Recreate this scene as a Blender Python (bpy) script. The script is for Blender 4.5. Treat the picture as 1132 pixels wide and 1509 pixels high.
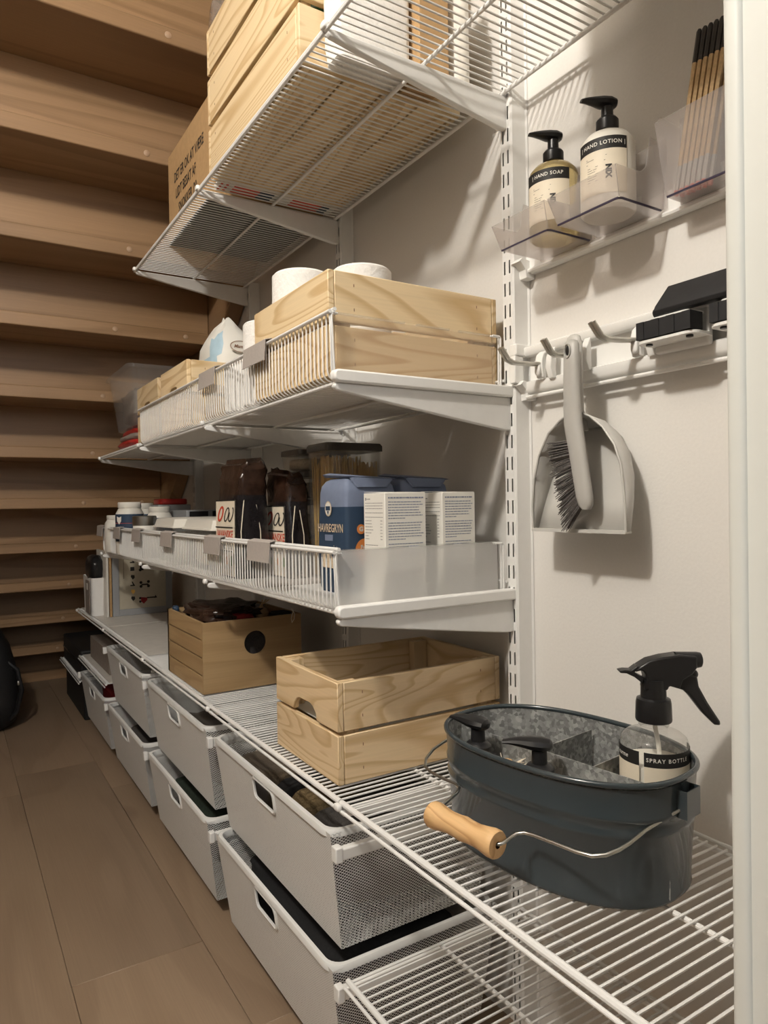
import bpy, bmesh, math, random
from mathutils import Vector, Matrix
import numpy as np
random.seed(7); rng = np.random.default_rng(7)
for o in list(bpy.data.objects): bpy.data.objects.remove(o)
S = bpy.context.scene; COL = S.collection

# ------------------------------------------------------------ camera
CAMZ = .95
yaw, pitch, roll = .5605, -.0116, -.0163
F = Vector((math.sin(yaw)*math.cos(pitch), math.cos(yaw)*math.cos(pitch), math.sin(pitch)))
R0 = Vector((math.cos(yaw), -math.sin(yaw), 0)); U0 = R0.cross(F)
Rr = R0*math.cos(roll)+U0*math.sin(roll); Ur = -R0*math.sin(roll)+U0*math.cos(roll)
cam = bpy.data.cameras.new('camera'); co = bpy.data.objects.new('camera', cam); COL.objects.link(co)
M3 = Matrix((Rr, Ur, -F)).transposed()
co.matrix_world = Matrix.Translation((-.8632, 0, CAMZ)) @ M3.to_4x4()
cam.sensor_fit = 'VERTICAL'; cam.sensor_height = 24; cam.lens = 1029.6/1509*24; cam.clip_start = .02
S.camera = co
# ------------------------------------------------------------ world, lights, exposure
w = bpy.data.worlds.new('world'); S.world = w; w.use_nodes = True
w.node_tree.nodes['Background'].inputs[0].default_value = (1, .93, .84, 1)
w.node_tree.nodes['Background'].inputs[1].default_value = .05
def lamp(name, kind, loc, energy, col, **kw):
    l = bpy.data.lights.new(name, kind); l.energy = energy; l.color = col
    for k, v in kw.items(): setattr(l, k, v)
    o = bpy.data.objects.new(name, l); o.location = loc; COL.objects.link(o); return o
lamp('ceiling_lamp', 'POINT', (-1.50, .40, 2.37), 96, (1, .94, .855), shadow_soft_size=.06)
hl = lamp('hall_light', 'AREA', (-1.1, -1.9, 2.2), 17, (.93, .96, 1), shape='RECTANGLE', size=1.4, size_y=1.2)
hl.rotation_euler = Vector((.15, 1.0, -.55)).to_track_quat('-Z', 'Y').to_euler()
S.view_settings.view_transform = 'Standard'; S.view_settings.look = 'None'
S.view_settings.gamma = 1; S.view_settings.use_curve_mapping = False
S.view_settings.exposure = 0.0

# ------------------------------------------------------------ materials
def newmat(name):
    m = bpy.data.materials.new(name); m.use_nodes = True
    nt = m.node_tree; return m, nt, nt.nodes['Principled BSDF']
def N(nt, t, **kw):
    n = nt.nodes.new(t)
    for k, v in kw.items():
        if k in n.inputs: n.inputs[k].default_value = v
        else: setattr(n, k, v)
    return n
def L(nt, a, b): nt.links.new(a, b)
def plain(name, col, rough=.5, metal=0, var=.04, scale=60, bump=0, spec=None, trans=0, ior=1.45, sheen=0, coat=0, alpha=1):
    m, nt, b = newmat(name)
    b.inputs['Roughness'].default_value = rough; b.inputs['Metallic'].default_value = metal
    b.inputs['Transmission Weight'].default_value = trans; b.inputs['IOR'].default_value = ior
    b.inputs['Sheen Weight'].default_value = sheen; b.inputs['Coat Weight'].default_value = coat
    b.inputs['Alpha'].default_value = alpha
    if spec is not None: b.inputs['Specular IOR Level'].default_value = spec
    if var or bump:
        tc = N(nt, 'ShaderNodeTexCoord'); no = N(nt, 'ShaderNodeTexNoise', Scale=scale, Detail=3)
        L(nt, tc.outputs['Object'], no.inputs['Vector'])
        r = N(nt, 'ShaderNodeValToRGB'); c = Vector(col)
        r.color_ramp.elements[0].color = (*(c*(1-var)), 1); r.color_ramp.elements[1].color = (*[min(1, x) for x in c*(1+var)], 1)
        r.color_ramp.elements[0].position = .3; r.color_ramp.elements[1].position = .7
        L(nt, no.outputs['Fac'], r.inputs['Fac']); L(nt, r.outputs['Color'], b.inputs['Base Color'])
        if bump:
            bp = N(nt, 'ShaderNodeBump', Strength=bump, Distance=.002)
            L(nt, no.outputs['Fac'], bp.inputs['Height']); L(nt, bp.outputs['Normal'], b.inputs['Normal'])
    else: b.inputs['Base Color'].default_value = (*col, 1)
    return m
def wood(name, c1, c2, axis, scale=9, bands=7, stretch=.13, rough=.55, knots=True, fiber=.5, knotcol=None, bump=.12, tone=.22):
    m, nt, b = newmat(name); b.inputs['Roughness'].default_value = rough
    tc = N(nt, 'ShaderNodeTexCoord'); oi = N(nt, 'ShaderNodeObjectInfo')
    add = N(nt, 'ShaderNodeVectorMath', operation='MULTIPLY_ADD')
    cb = N(nt, 'ShaderNodeCombineXYZ')
    mu = N(nt, 'ShaderNodeMath', operation='MULTIPLY'); mu.inputs[1].default_value = 37.0
    L(nt, oi.outputs['Random'], mu.inputs[0])
    for k in range(3): L(nt, mu.outputs[0], cb.inputs[k])
    L(nt, tc.outputs['Object'], add.inputs[0]); add.inputs[1].default_value = (1, 1, 1); L(nt, cb.outputs[0], add.inputs[2])
    mp = N(nt, 'ShaderNodeMapping'); sc = [1, 1, 1]; sc['xyz'.index(axis)] = stretch
    mp.inputs['Scale'].default_value = sc; L(nt, add.outputs[0], mp.inputs['Vector'])
    no = N(nt, 'ShaderNodeTexNoise', Scale=scale, Detail=1.5, Distortion=.4); L(nt, mp.outputs[0], no.inputs['Vector'])
    m1 = N(nt, 'ShaderNodeMath', operation='MULTIPLY'); m1.inputs[1].default_value = bands*2.6; L(nt, no.outputs['Fac'], m1.inputs[0])
    fr = N(nt, 'ShaderNodeMath', operation='FRACT'); L(nt, m1.outputs[0], fr.inputs[0])
    rp = N(nt, 'ShaderNodeValToRGB'); e = rp.color_ramp.elements
    e[0].position = 0; e[0].color = (1, 1, 1, 1); e[1].position = 1; e[1].color = (.9, .9, .9, 1)
    for p, c in ((.55, .95), (.85, .1), (.93, .2)): x = e.new(p); x.color = (c, c, c, 1)
    L(nt, fr.outputs[0], rp.inputs['Fac'])
    # fibres
    mp2 = N(nt, 'ShaderNodeMapping'); sc2 = [1, 1, 1]; sc2['xyz'.index(axis)] = .02
    mp2.inputs['Scale'].default_value = sc2; L(nt, add.outputs[0], mp2.inputs['Vector'])
    n2 = N(nt, 'ShaderNodeTexNoise', Scale=320, Detail=2); L(nt, mp2.outputs[0], n2.inputs['Vector'])
    n3 = N(nt, 'ShaderNodeTexNoise', Scale=scale*.5, Detail=2); L(nt, mp.outputs[0], n3.inputs['Vector'])
    mx = N(nt, 'ShaderNodeMix', data_type='RGBA'); mx.inputs[6].default_value = (*c2, 1); mx.inputs[7].default_value = (*c1, 1)
    L(nt, rp.outputs['Color'], mx.inputs[0])
    hv = N(nt, 'ShaderNodeMath', operation='MULTIPLY_ADD'); hv.inputs[1].default_value = fiber*.5; hv.inputs[2].default_value = 1-fiber*.25
    L(nt, n2.outputs['Fac'], hv.inputs[0])
    hv2 = N(nt, 'ShaderNodeMath', operation='MULTIPLY_ADD'); hv2.inputs[1].default_value = tone*2; hv2.inputs[2].default_value = 1-tone
    L(nt, n3.outputs['Fac'], hv2.inputs[0])
    hm = N(nt, 'ShaderNodeMath', operation='MULTIPLY'); L(nt, hv.outputs[0], hm.inputs[0]); L(nt, hv2.outputs[0], hm.inputs[1])
    # per-piece tone
    pv = N(nt, 'ShaderNodeMath', operation='MULTIPLY_ADD'); pv.inputs[1].default_value = .16; pv.inputs[2].default_value = .92
    L(nt, oi.outputs['Random'], pv.inputs[0])
    hq = N(nt, 'ShaderNodeMath', operation='MULTIPLY'); L(nt, hm.outputs[0], hq.inputs[0]); L(nt, pv.outputs[0], hq.inputs[1])
    out = N(nt, 'ShaderNodeVectorMath', operation='SCALE'); L(nt, mx.outputs[2], out.inputs[0]); L(nt, hq.outputs[0], out.inputs['Scale'])
    last = out.outputs[0]
    if knots:
        mp3 = N(nt, 'ShaderNodeMapping'); s3 = [1, 1, 1]; s3['xyz'.index(axis)] = .55
        mp3.inputs['Scale'].default_value = s3; L(nt, add.outputs[0], mp3.inputs['Vector'])
        vo = N(nt, 'ShaderNodeTexVoronoi', Scale=scale*.55); L(nt, mp3.outputs[0], vo.inputs['Vector'])
        kr = N(nt, 'ShaderNodeValToRGB'); kr.color_ramp.elements[0].position = .05; kr.color_ramp.elements[1].position = .12
        kr.color_ramp.elements[0].color = (.75, .75, .75, 1); kr.color_ramp.elements[1].color = (0, 0, 0, 1)
        L(nt, vo.outputs['Distance'], kr.inputs['Fac'])
        km = N(nt, 'ShaderNodeMix', data_type='RGBA'); L(nt, kr.outputs['Color'], km.inputs[0]); L(nt, last, km.inputs[6])
        km.inputs[7].default_value = (*(knotcol or tuple(x*.35 for x in c2)), 1); last = km.outputs[2]
    L(nt, last, b.inputs['Base Color'])
    bp = N(nt, 'ShaderNodeBump', Strength=bump, Distance=.001); L(nt, n2.outputs['Fac'], bp.inputs['Height']); L(nt, bp.outputs['Normal'], b.inputs['Normal'])
    return m
def clear(name, col, rough, trans_mix=.7, gloss=.06):
    """thin clear plastic sheet: straight-through transparency plus a glossy and a faint diffuse part"""
    m, nt, b = newmat(name); nt.nodes.remove(b); o = nt.nodes['Material Output']
    t = N(nt, 'ShaderNodeBsdfTransparent'); t.inputs[0].default_value = (*col, 1)
    g = N(nt, 'ShaderNodeBsdfGlossy', Roughness=rough); d = N(nt, 'ShaderNodeBsdfDiffuse'); d.inputs[0].default_value = (*[.9*x for x in col], 1)
    tl = N(nt, 'ShaderNodeBsdfTranslucent'); tl.inputs[0].default_value = (*[.9*x for x in col], 1)
    a0 = N(nt, 'ShaderNodeMixShader'); a0.inputs[0].default_value = .5; L(nt, d.outputs[0], a0.inputs[1]); L(nt, tl.outputs[0], a0.inputs[2])
    a = N(nt, 'ShaderNodeMixShader'); a.inputs[0].default_value = trans_mix; L(nt, a0.outputs[0], a.inputs[1]); L(nt, t.outputs[0], a.inputs[2])
    fz = N(nt, 'ShaderNodeFresnel', IOR=1.4); ge = N(nt, 'ShaderNodeNewGeometry')
    io = N(nt, 'ShaderNodeMath', operation='MULTIPLY_ADD'); io.inputs[1].default_value = 1/1.4-1.4; io.inputs[2].default_value = 1.4   # same reflectance seen from inside and outside
    L(nt, ge.outputs['Backfacing'], io.inputs[0]); L(nt, io.outputs[0], fz.inputs['IOR'])
    ad = N(nt, 'ShaderNodeMath', operation='MULTIPLY'); ad.inputs[1].default_value = gloss*10; L(nt, fz.outputs[0], ad.inputs[0])
    c = N(nt, 'ShaderNodeMixShader'); L(nt, ad.outputs[0], c.inputs[0]); L(nt, a.outputs[0], c.inputs[1]); L(nt, g.outputs[0], c.inputs[2])
    L(nt, c.outputs[0], o.inputs[0]); return m
MT = {}
MT['wall'] = plain('wall_paint', (.745, .725, .69), .75, var=.015, scale=220, bump=.12)
MT['dimwall'] = plain('bounce_cut_wall', (.22, .19, .16), .8)  # invented dark colour for the unseen walls, cuts bounced light
MT['ceiling'] = plain('ceiling_paint', (.78, .76, .72), .8)
MT['trim'] = plain('trim_paint', (.68, .69, .65), .45, var=.01)
MT['white'] = plain('white_powder_coat', (.80, .795, .775), .35, var=.015)
MT['rail'] = plain('white_rail_plastic', (.84, .835, .81), .4, var=.01)
MT['liner'] = plain('white_shelf_liner', (.68, .67, .64), .4, var=.02)
MT['mat'] = plain('white_laminate', (.64, .61, .56), .45, var=.05, scale=30)
MT['mesh'] = plain('drawer_mesh_white', (.76, .76, .74), .42, var=.01)
MT['tag'] = plain('grey_card_label', (.40, .36, .33), .6, var=.05, scale=200)
for ax in 'xyz':
    MT['pine_'+ax] = wood('pine_'+ax, (.74, .565, .345), (.56, .375, .185), ax, scale=9, bands=8, tone=.12, fiber=.35)
    MT['palepine_'+ax] = wood('pale_pine_'+ax, (.76, .595, .365), (.56, .38, .185), ax, scale=7, bands=8, tone=.1, fiber=.3)
    MT['oak_'+ax] = wood('oiled_oak_'+ax, (.295, .178, .090), (.22, .128, .060), ax, scale=6, bands=2.4, stretch=.08, knots=False, tone=.3, fiber=.5, rough=.42)
MT['plug'] = plain('oak_plug', (.40, .27, .17), .5, var=.1)
MT['floor'] = wood('oak_floor', (.27, .19, .125), (.235, .163, .105), 'y', scale=4, bands=1.6, stretch=.2, knots=True, knotcol=(.09, .05, .03), tone=.3, fiber=.4, rough=.5)
MT['ply_y'] = wood('veneer_y', (.40, .27, .135), (.34, .22, .105), 'y', scale=8, bands=3, knots=False, tone=.1)
MT['ply_x'] = wood('veneer_x', (.40, .27, .135), (.34, .22, .105), 'x', scale=8, bands=3, knots=False, tone=.1)
MT['grip'] = wood('turned_wood', (.66, .42, .20), (.46, .25, .10), 'y', scale=16, bands=4, knots=True)
MT['card'] = plain('brown_cardboard', (.42, .265, .125), .8, var=.06, scale=90)
MT['ink'] = plain('black_ink', (.015, .014, .013), .6, var=0)
MT['inkblue'] = plain('blue_ink', (.20, .23, .33), .6, var=0)
MT['inkgrey'] = plain('grey_ink', (.28, .27, .26), .6, var=0)
MT['black'] = plain('black_plastic', (.012, .012, .013), .32, var=.1)
MT['blackmatte'] = plain('black_matte', (.011, .011, .012), .6, var=.15)
MT['hole'] = plain('dark_backing', (.02, .018, .016), .9, var=.2)
MT['steel'] = plain('brushed_steel', (.55, .54, .50), .3, metal=1, var=.05)
MT['greypl'] = plain('grey_plastic', (.43, .42, .395), .42, var=.01)
MT['greypl2'] = plain('grey_plastic_pan', (.54, .53, .50), .45, var=.01)
MT['bristle'] = plain('grey_bristles', (.13, .12, .115), .7, var=.3, scale=400)
MT['bucket'] = plain('slate_enamel', (.036, .047, .053), .22, var=.03, scale=20, coat=.3)
def galv():
    m, nt, b = newmat('galvanised_zinc'); tc = N(nt, 'ShaderNodeTexCoord'); v = N(nt, 'ShaderNodeTexVoronoi', Scale=210)
    nn = N(nt, 'ShaderNodeTexNoise', Scale=40, Detail=4)
    L(nt, tc.outputs['Object'], v.inputs['Vector']); L(nt, tc.outputs['Object'], nn.inputs['Vector'])
    mm = N(nt, 'ShaderNodeMath', operation='MULTIPLY'); sp = N(nt, 'ShaderNodeSeparateColor'); L(nt, v.outputs['Color'], sp.inputs[0])
    L(nt, sp.outputs[0], mm.inputs[0]); L(nt, nn.outputs['Fac'], mm.inputs[1])
    r = N(nt, 'ShaderNodeValToRGB'); r.color_ramp.elements[0].color = (.20, .205, .20, 1); r.color_ramp.elements[1].color = (.50, .51, .50, 1)
    r.color_ramp.elements[0].position = .12; r.color_ramp.elements[1].position = .6
    L(nt, mm.outputs[0], r.inputs['Fac']); L(nt, r.outputs['Color'], b.inputs['Base Color'])
    b.inputs['Metallic'].default_value = .35; b.inputs['Roughness'].default_value = .5; return m
MT['galv'] = galv()
MT['clearbin'] = clear('smoky_clear_plastic', (.93, .91, .90), .12, .74, .06)
MT['lidgrey'] = plain('smoky_grey_lid', (.10, .095, .09), .25, var=0)
MT['binedge'] = plain('violet_plastic_edge', (.055, .045, .075), .2, var=0)
MT['clear'] = clear('clear_plastic', (.95, .95, .94), .08, .86, .08)
MT['cleartub'] = clear('clear_tub_plastic', (.97, .97, .96), .10, .91, .06)
MT['frost'] = plain('frosted_acrylic', (.90, .89, .87), .55, var=0, trans=.62, ior=1.1)
MT['frostclear'] = clear('clear_acrylic', (.97, .95, .92), .2, .86, .04)
MT['glass'] = clear('clear_bottle', (.96, .96, .95), .04, .90, .10)
MT['amber'] = plain('amber_soap', (.80, .66, .34), .08, var=0, trans=.75, ior=1.3)
MT['lotion'] = plain('white_lotion', (.85, .82, .74), .3, var=0)
MT['label'] = plain('cream_label', (.78, .70, .56), .6, var=.02)
MT['paper'] = plain('white_paper', (.84, .82, .78), .85, var=.03, scale=140, bump=.8)
MT['carton'] = plain('white_carton', (.80, .78, .72), .6, var=.01)
MT['cream'] = plain('cream_lid_plastic', (.74, .71, .64), .4, var=.01)
MT['bluebag'] = plain('blue_paper', (.165, .20, .29), .7, var=.06)
MT['navy'] = plain('navy_print', (.022, .045, .085), .55, var=.05)
MT['orange'] = plain('orange_print', (.72, .25, .06), .5, var=0)
MT['red'] = plain('red_plastic', (.42, .025, .02), .4, var=.1)
MT['redprint'] = plain('red_print', (.62, .07, .035), .5, var=0)
MT['greenprint'] = plain('green_print', (.16, .30, .06), .5, var=0)
MT['blackfoil'] = plain('black_foil', (.013, .011, .012), .25, var=.3, scale=45, bump=1.0)
MT['brownfoil'] = plain('brown_tinted_film', (.028, .014, .009), .25, var=.5, scale=40, bump=1.0)
MT['oats'] = plain('oat_print', (.62, .50, .36), .7, var=.2, scale=300)
MT['pasta'] = plain('spaghetti_yellow', (.80, .52, .14), .5, var=.1)
MT['green'] = plain('green_film', (.03, .20, .06), .3, var=.2)
MT['ltblue'] = plain('light_blue_print', (.42, .58, .68), .5, var=.05)
MT['brownprint'] = plain('brown_print', (.25, .13, .08), .5, var=0)
MT['clothbrown'] = plain('brown_fleece', (.085, .062, .038), .95, var=.25, scale=500, bump=.5, sheen=.3)
MT['clothtan'] = plain('tan_knit', (.19, .135, .065), .95, var=.35, scale=400, bump=.6)
MT['clothgrey'] = plain('grey_felt', (.075, .068, .063), .95, var=.3, scale=600, bump=.6)
MT['clothblack'] = plain('black_cloth', (.012, .012, .013), .8, var=.3, scale=200)
MT['clothgreen'] = plain('dark_green_cloth', (.02, .03, .02), .8, var=.3, scale=100)
MT['redcloth'] = plain('red_cloth', (.20, .008, .010), .7, var=.3, scale=60)
MT['pouch'] = plain('grey_pouch', (.25, .21, .18), .6, var=.1)
MT['lightgreyboard'] = plain('grey_frame', (.30, .31, .32), .5, var=.02)
MT['boardface'] = plain('cream_board', (.44, .40, .31), .6, var=.03)
MT['stick'] = plain('match_wood', (.60, .42, .22), .6, var=.12, scale=300)
MT['stickdark'] = plain('dark_dip', (.05, .045, .04), .6, var=.1)
MT['onion'] = plain('onion_skin', (.42, .28, .15), .4, var=.2)
MT['cellophane'] = clear('cellophane', (.92, .88, .84), .08, .72, .12)

# ------------------------------------------------------------ mesh builder
ORG = {}
class MB:
    def __init__(s): s.v = []; s.f = []; s.m = []
    def add(s, vs, fs, mi=0):
        n = len(s.v); s.v.extend([tuple(v) for v in vs]); s.f.extend([tuple(i+n for i in f) for f in fs]); s.m.extend([mi]*len(fs)); return s
    def box(s, x0, x1, y0, y1, z0, z1, mi=0):
        vs = [(x, y, z) for z in (z0, z1) for y in (y0, y1) for x in (x0, x1)]
        return s.add(vs, [(0, 2, 3, 1), (4, 5, 7, 6), (0, 1, 5, 4), (2, 6, 7, 3), (0, 4, 6, 2), (1, 3, 7, 5)], mi)
    def tube(s, pts, r, n=8, caps=True, closed=False, mi=0):
        P = [Vector(p) for p in pts]; k = len(P); rs = r if isinstance(r, (list, tuple)) else [r]*k
        T = []
        for i in range(k):
            a = P[i-1] if (i > 0 or closed) else P[i]; b = P[(i+1) % k] if (i < k-1 or closed) else P[i]
            T.append((b-a).normalized())
        up = Vector((0, 0, 1)) if abs(T[0].z) < .9 else Vector((1, 0, 0))
        nrm = (up-T[0]*up.dot(T[0])).normalized(); vs = []
        for i in range(k):
            nrm = (nrm-T[i]*nrm.dot(T[i])).normalized(); bi = T[i].cross(nrm)
            for j in range(n):
                a = 2*math.pi*j/n; vs.append(P[i]+(nrm*math.cos(a)+bi*math.sin(a))*rs[i])
        fs = []
        for i in range(k if closed else k-1):
            for j in range(n):
                a = i*n+j; b = i*n+(j+1) % n; c = ((i+1) % k)*n+(j+1) % n; d = ((i+1) % k)*n+j; fs.append((a, b, c, d))
        if caps and not closed: fs += [tuple(range(n))[::-1], tuple((k-1)*n+j for j in range(n))]
        return s.add(vs, fs, mi)
    def lathe(s, prof, n=24, c=(0, 0, 0), mi=0, axis='z', sx=1, sy=1):
        vs = []; fs = []
        for r, z in prof:
            for j in range(n):
                a = 2*math.pi*j/n; p = (r*math.cos(a)*sx, r*math.sin(a)*sy, z)
                if axis == 'x': p = (z, r*math.cos(a), r*math.sin(a))
                if axis == 'y': p = (r*math.sin(a), z, r*math.cos(a))
                vs.append((p[0]+c[0], p[1]+c[1], p[2]+c[2]))
        for i in range(len(prof)-1):
            for j in range(n): fs.append((i*n+j, i*n+(j+1) % n, (i+1)*n+(j+1) % n, (i+1)*n+j))
        if prof[0][0] > 1e-6: fs.append(tuple(range(n))[::-1])
        if prof[-1][0] > 1e-6: fs.append(tuple((len(prof)-1)*n+j for j in range(n)))
        return s.add(vs, fs, mi)
    def prism(s, poly, axis, a0, a1, mi=0):
        k = len(poly)
        def P(p, a): return {'x': (a, p[0], p[1]), 'y': (p[0], a, p[1]), 'z': (p[0], p[1], a)}[axis]
        vs = [P(p, a0) for p in poly]+[P(p, a1) for p in poly]
        return s.add(vs, [tuple(range(k))[::-1], tuple(range(k, 2*k))]+[(i, (i+1) % k, k+(i+1) % k, k+i) for i in range(k)], mi)
    def loft(s, rings, caps=True, closed=True, mi=0):
        n = len(rings[0]); vs = [p for r in rings for p in r]; fs = []
        for i in range(len(rings)-1):
            for j in range(n if closed else n-1): fs.append((i*n+j, i*n+(j+1) % n, (i+1)*n+(j+1) % n, (i+1)*n+j))
        if caps: fs += [tuple(range(n))[::-1], tuple((len(rings)-1)*n+j for j in range(n))]
        return s.add(vs, fs, mi)
    def blob(s, c, a, b, h, e1=.5, e2=.5, n=28, m=16, noise=0, seed=0, mi=0):
        """superellipsoid lump"""
        r_ = np.random.default_rng(seed); ph = r_.uniform(0, 6.28, (6, 3)); fq = r_.uniform(1, 4, (6, 3))
        def sg(x, e): return math.copysign(abs(x)**e, x)
        vs = []; fs = []
        for i in range(m+1):
            v = -math.pi/2+math.pi*i/m
            for j in range(n):
                u = 2*math.pi*j/n
                d = Vector((sg(math.cos(v), e1)*sg(math.cos(u), e2), sg(math.cos(v), e1)*sg(math.sin(u), e2), sg(math.sin(v), e1)))
                q = 1+noise*sum(math.sin(fq[t][0]*3*d.x+ph[t][0])*math.sin(fq[t][1]*3*d.y+ph[t][1])*math.sin(fq[t][2]*3*d.z+ph[t][2]) for t in range(6))
                vs.append((c[0]+a*d.x*q, c[1]+b*d.y*q, c[2]+h*d.z*q))
        for i in range(m):
            for j in range(n): fs.append((i*n+j, i*n+(j+1) % n, (i+1)*n+(j+1) % n, (i+1)*n+j))
        return s.add(vs, fs, mi)
    def build(s, name, mat, parent=None, smooth=35, bevel=0, bseg=2, loc=None, solid=0):
        me = bpy.data.meshes.new(name)
        off = ORG.get(parent.name, Vector((0, 0, 0))) if parent else Vector(loc or (0, 0, 0))
        me.from_pydata([(x-off.x, y-off.y, z-off.z) for x, y, z in s.v], [], s.f)
        for m in (mat if isinstance(mat, (list, tuple)) else [mat]): me.materials.append(MT[m] if isinstance(m, str) else m)
        me.polygons.foreach_set('material_index', s.m)
        bm = bmesh.new(); bm.from_mesh(me)
        if len(s.f) < 20000: bmesh.ops.recalc_face_normals(bm, faces=bm.faces)
        bm.to_mesh(me); bm.free()
        if smooth:
            me.polygons.foreach_set('use_smooth', [True]*len(me.polygons))
            me.set_sharp_from_angle(angle=math.radians(smooth))
        o = bpy.data.objects.new(name, me); COL.objects.link(o)
        if parent: o.parent = parent; ORG[o.name] = off
        else: o.location = off; ORG[o.name] = off
        if solid: md = o.modifiers.new('solid', 'SOLIDIFY'); md.thickness = solid; md.offset = 0
        if bevel:
            md = o.modifiers.new('bevel', 'BEVEL'); md.width = bevel; md.segments = bseg; md.limit_method = 'ANGLE'; md.angle_limit = math.radians(40)
        return o
def thing(name, label, cat, loc=(0, 0, 0), group=None, rz=0):
    o = bpy.data.objects.new(name, None); o.empty_display_size = .05; COL.objects.link(o)
    o.location = loc; o.rotation_euler = (0, 0, rz); ORG[o.name] = Vector(loc); return tag(o, label, cat, group)
def tag(o, label, cat, group=None):
    o['label'] = label; o['category'] = cat
    if group: o['group'] = group
    return o
def struct(o): o['kind'] = 'structure'; return o
def kids(o): return [c for c in COL.objects if c.parent == o]
def dup(root, loc, label=None, rz=None, group=None):
    r = root.copy(); COL.objects.link(r); r.location = loc
    if label: r['label'] = label
    if group: r['group'] = group
    if rz is not None: r.rotation_euler = (0, 0, rz)
    for c in kids(root):
        d = c.copy(); COL.objects.link(d); d.parent = r
        for g in kids(c):
            e = g.copy(); COL.objects.link(e); e.parent = d
    return r
def text(body, size=.01, align='CENTER', shear=0, bold=0, space=1.0, depth=0):
    cu = bpy.data.curves.new('lettering', 'FONT'); cu.body = body; cu.size = size; cu.align_x = align; cu.align_y = 'CENTER'
    cu.shear = shear; cu.offset = bold; cu.space_character = space; cu.resolution_u = 2; cu.fill_mode = 'FRONT'
    o = bpy.data.objects.new('lettering', cu); me = bpy.data.meshes.new_from_object(o)
    vs = [tuple(v.co) for v in me.vertices]; fs = [tuple(p.vertices) for p in me.polygons]
    bpy.data.objects.remove(o); bpy.data.meshes.remove(me); bpy.data.curves.remove(cu); return vs, fs
def put_text(mb, body, size, fn, mi=0, **kw):
    vs, fs = text(body, size, **kw); mb.add([fn(v[0], v[1]) for v in vs], fs, mi); return mb
def plane_fn(o, u, v): o, u, v = Vector(o), Vector(u), Vector(v); return lambda a, b: tuple(o+u*a+v*b)
def disc(mb, fn, cx, cy, r, n=20, mi=0, ry=None):
    ry = ry or r; mb.add([fn(cx+r*math.cos(2*math.pi*i/n), cy+ry*math.sin(2*math.pi*i/n)) for i in range(n)], [tuple(range(n))], mi)
def rect(mb, fn, x0, x1, y0, y1, mi=0): mb.add([fn(x0, y0), fn(x1, y0), fn(x1, y1), fn(x0, y1)], [(0, 1, 2, 3)], mi)
def arc(c, r, a0, a1, n=6): return [(c[0]+r*math.cos(a0+(a1-a0)*i/n), c[1]+r*math.sin(a0+(a1-a0)*i/n)) for i in range(n+1)]
def rrect(x0, x1, y0, y1, r, n=5):
    P = math.pi
    return arc((x1-r, y0+r), r, -P/2, 0, n)+arc((x1-r, y1-r), r, 0, P/2, n)+arc((x0+r, y1-r), r, P/2, P, n)+arc((x0+r, y0+r), r, P, 1.5*P, n)

# ------------------------------------------------------------ layout constants
L1, L2, L3, L4, L5 = 1.653, 1.138, .79, .508, .247
Y = [.9135+.605*i for i in range(6)]
FX = -.376
ORD = ['the upright beside the dustpan', 'the second upright', 'the third upright', 'the fourth upright', 'the fifth upright']

# ------------------------------------------------------------ setting
wr = struct(MB().box(0, .1, .26, 4.6, 0, 2.5).build('wall_right', 'wall', smooth=0))
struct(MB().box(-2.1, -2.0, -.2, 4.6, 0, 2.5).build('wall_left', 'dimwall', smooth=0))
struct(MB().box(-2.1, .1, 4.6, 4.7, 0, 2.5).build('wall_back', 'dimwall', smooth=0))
wf = struct(MB().box(-.42, .1, .195, .258, 0, 2.5).build('wall_front', 'wall', smooth=0))
struct(MB().box(-2.6, .6, -.3, 4.7, 2.5, 2.6).build('ceiling', 'ceiling', smooth=0))
# door casing at the right edge of the frame (its bead is what the lens sees)
tr = struct(MB().box(-.4335, -.4205, .185, .2625, 0, 2.2).build('trim_1', 'trim', bevel=.001))
MB().prism(rrect(-.4362, -.4200, .2515, .2645, .004, 3), 'z', 0, 2.2).build('casing_bead', 'trim', tr)
# floor planks
fl = struct(MB().box(-2.6, .1, -.8, 4.7, -.03, -.004).build('floor', 'floor', smooth=0))
xs = [-2.6, -2.46, -2.205, -1.95, -1.695, -1.44, -1.185, -.93, -.67, -.405, -.15, .10]
offs = [.3, 1.1, .7, 1.6, .2, .9, .55, 1.32, 1.505, 1.2, .4]
for i in range(len(xs)-1):
    ys = [-.8]+[y for y in (offs[i]+1.30*k for k in range(-1, 5)) if -.7 < y < 4.6]+[4.7]
    for a, b in zip(ys[:-1], ys[1:]):
        MB().box(xs[i]+.0005, xs[i+1]-.0005, a+.0003, b-.0003, -.02, 0).build('plank', 'floor', fl, bevel=.0007, bseg=1)

# ------------------------------------------------------------ staircase seen from underneath
st = thing('staircase', 'oiled oak staircase seen from underneath, climbing towards the camera', 'staircase', (-.7, 4.28, 0))
XA, XB = -1.75, -.058
for k in range(-2, 11):
    y, z = 1.743+.231*k, 2.093-.19*k
    if z > 2.46: continue
    t = MB().box(XA, XB, y, y+.262, z, z+.042).build('tread', 'oak_x', st, bevel=.003)
    if k < 11: MB().box(XA, XB, y+.006, y+.026, z+.042, min(z+.19, 2.49)).build('riser', 'oak_x', st, bevel=.001, bseg=1)
    for bx in (-.140, -.375, -.95, -1.35):
        MB().lathe([(.0085, .0), (.0085, -.0010), (.0065, -.0025), (0, -.0030)], 14, (bx, y, z+.021), axis='y').build('screw_plug', 'plug', t)
y, z = 1.743+.231*10, 2.093-.19*10
MB().box(XA, XB, y+.24, y+.26, 0, z).build('riser', 'oak_x', st, bevel=.001)
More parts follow.
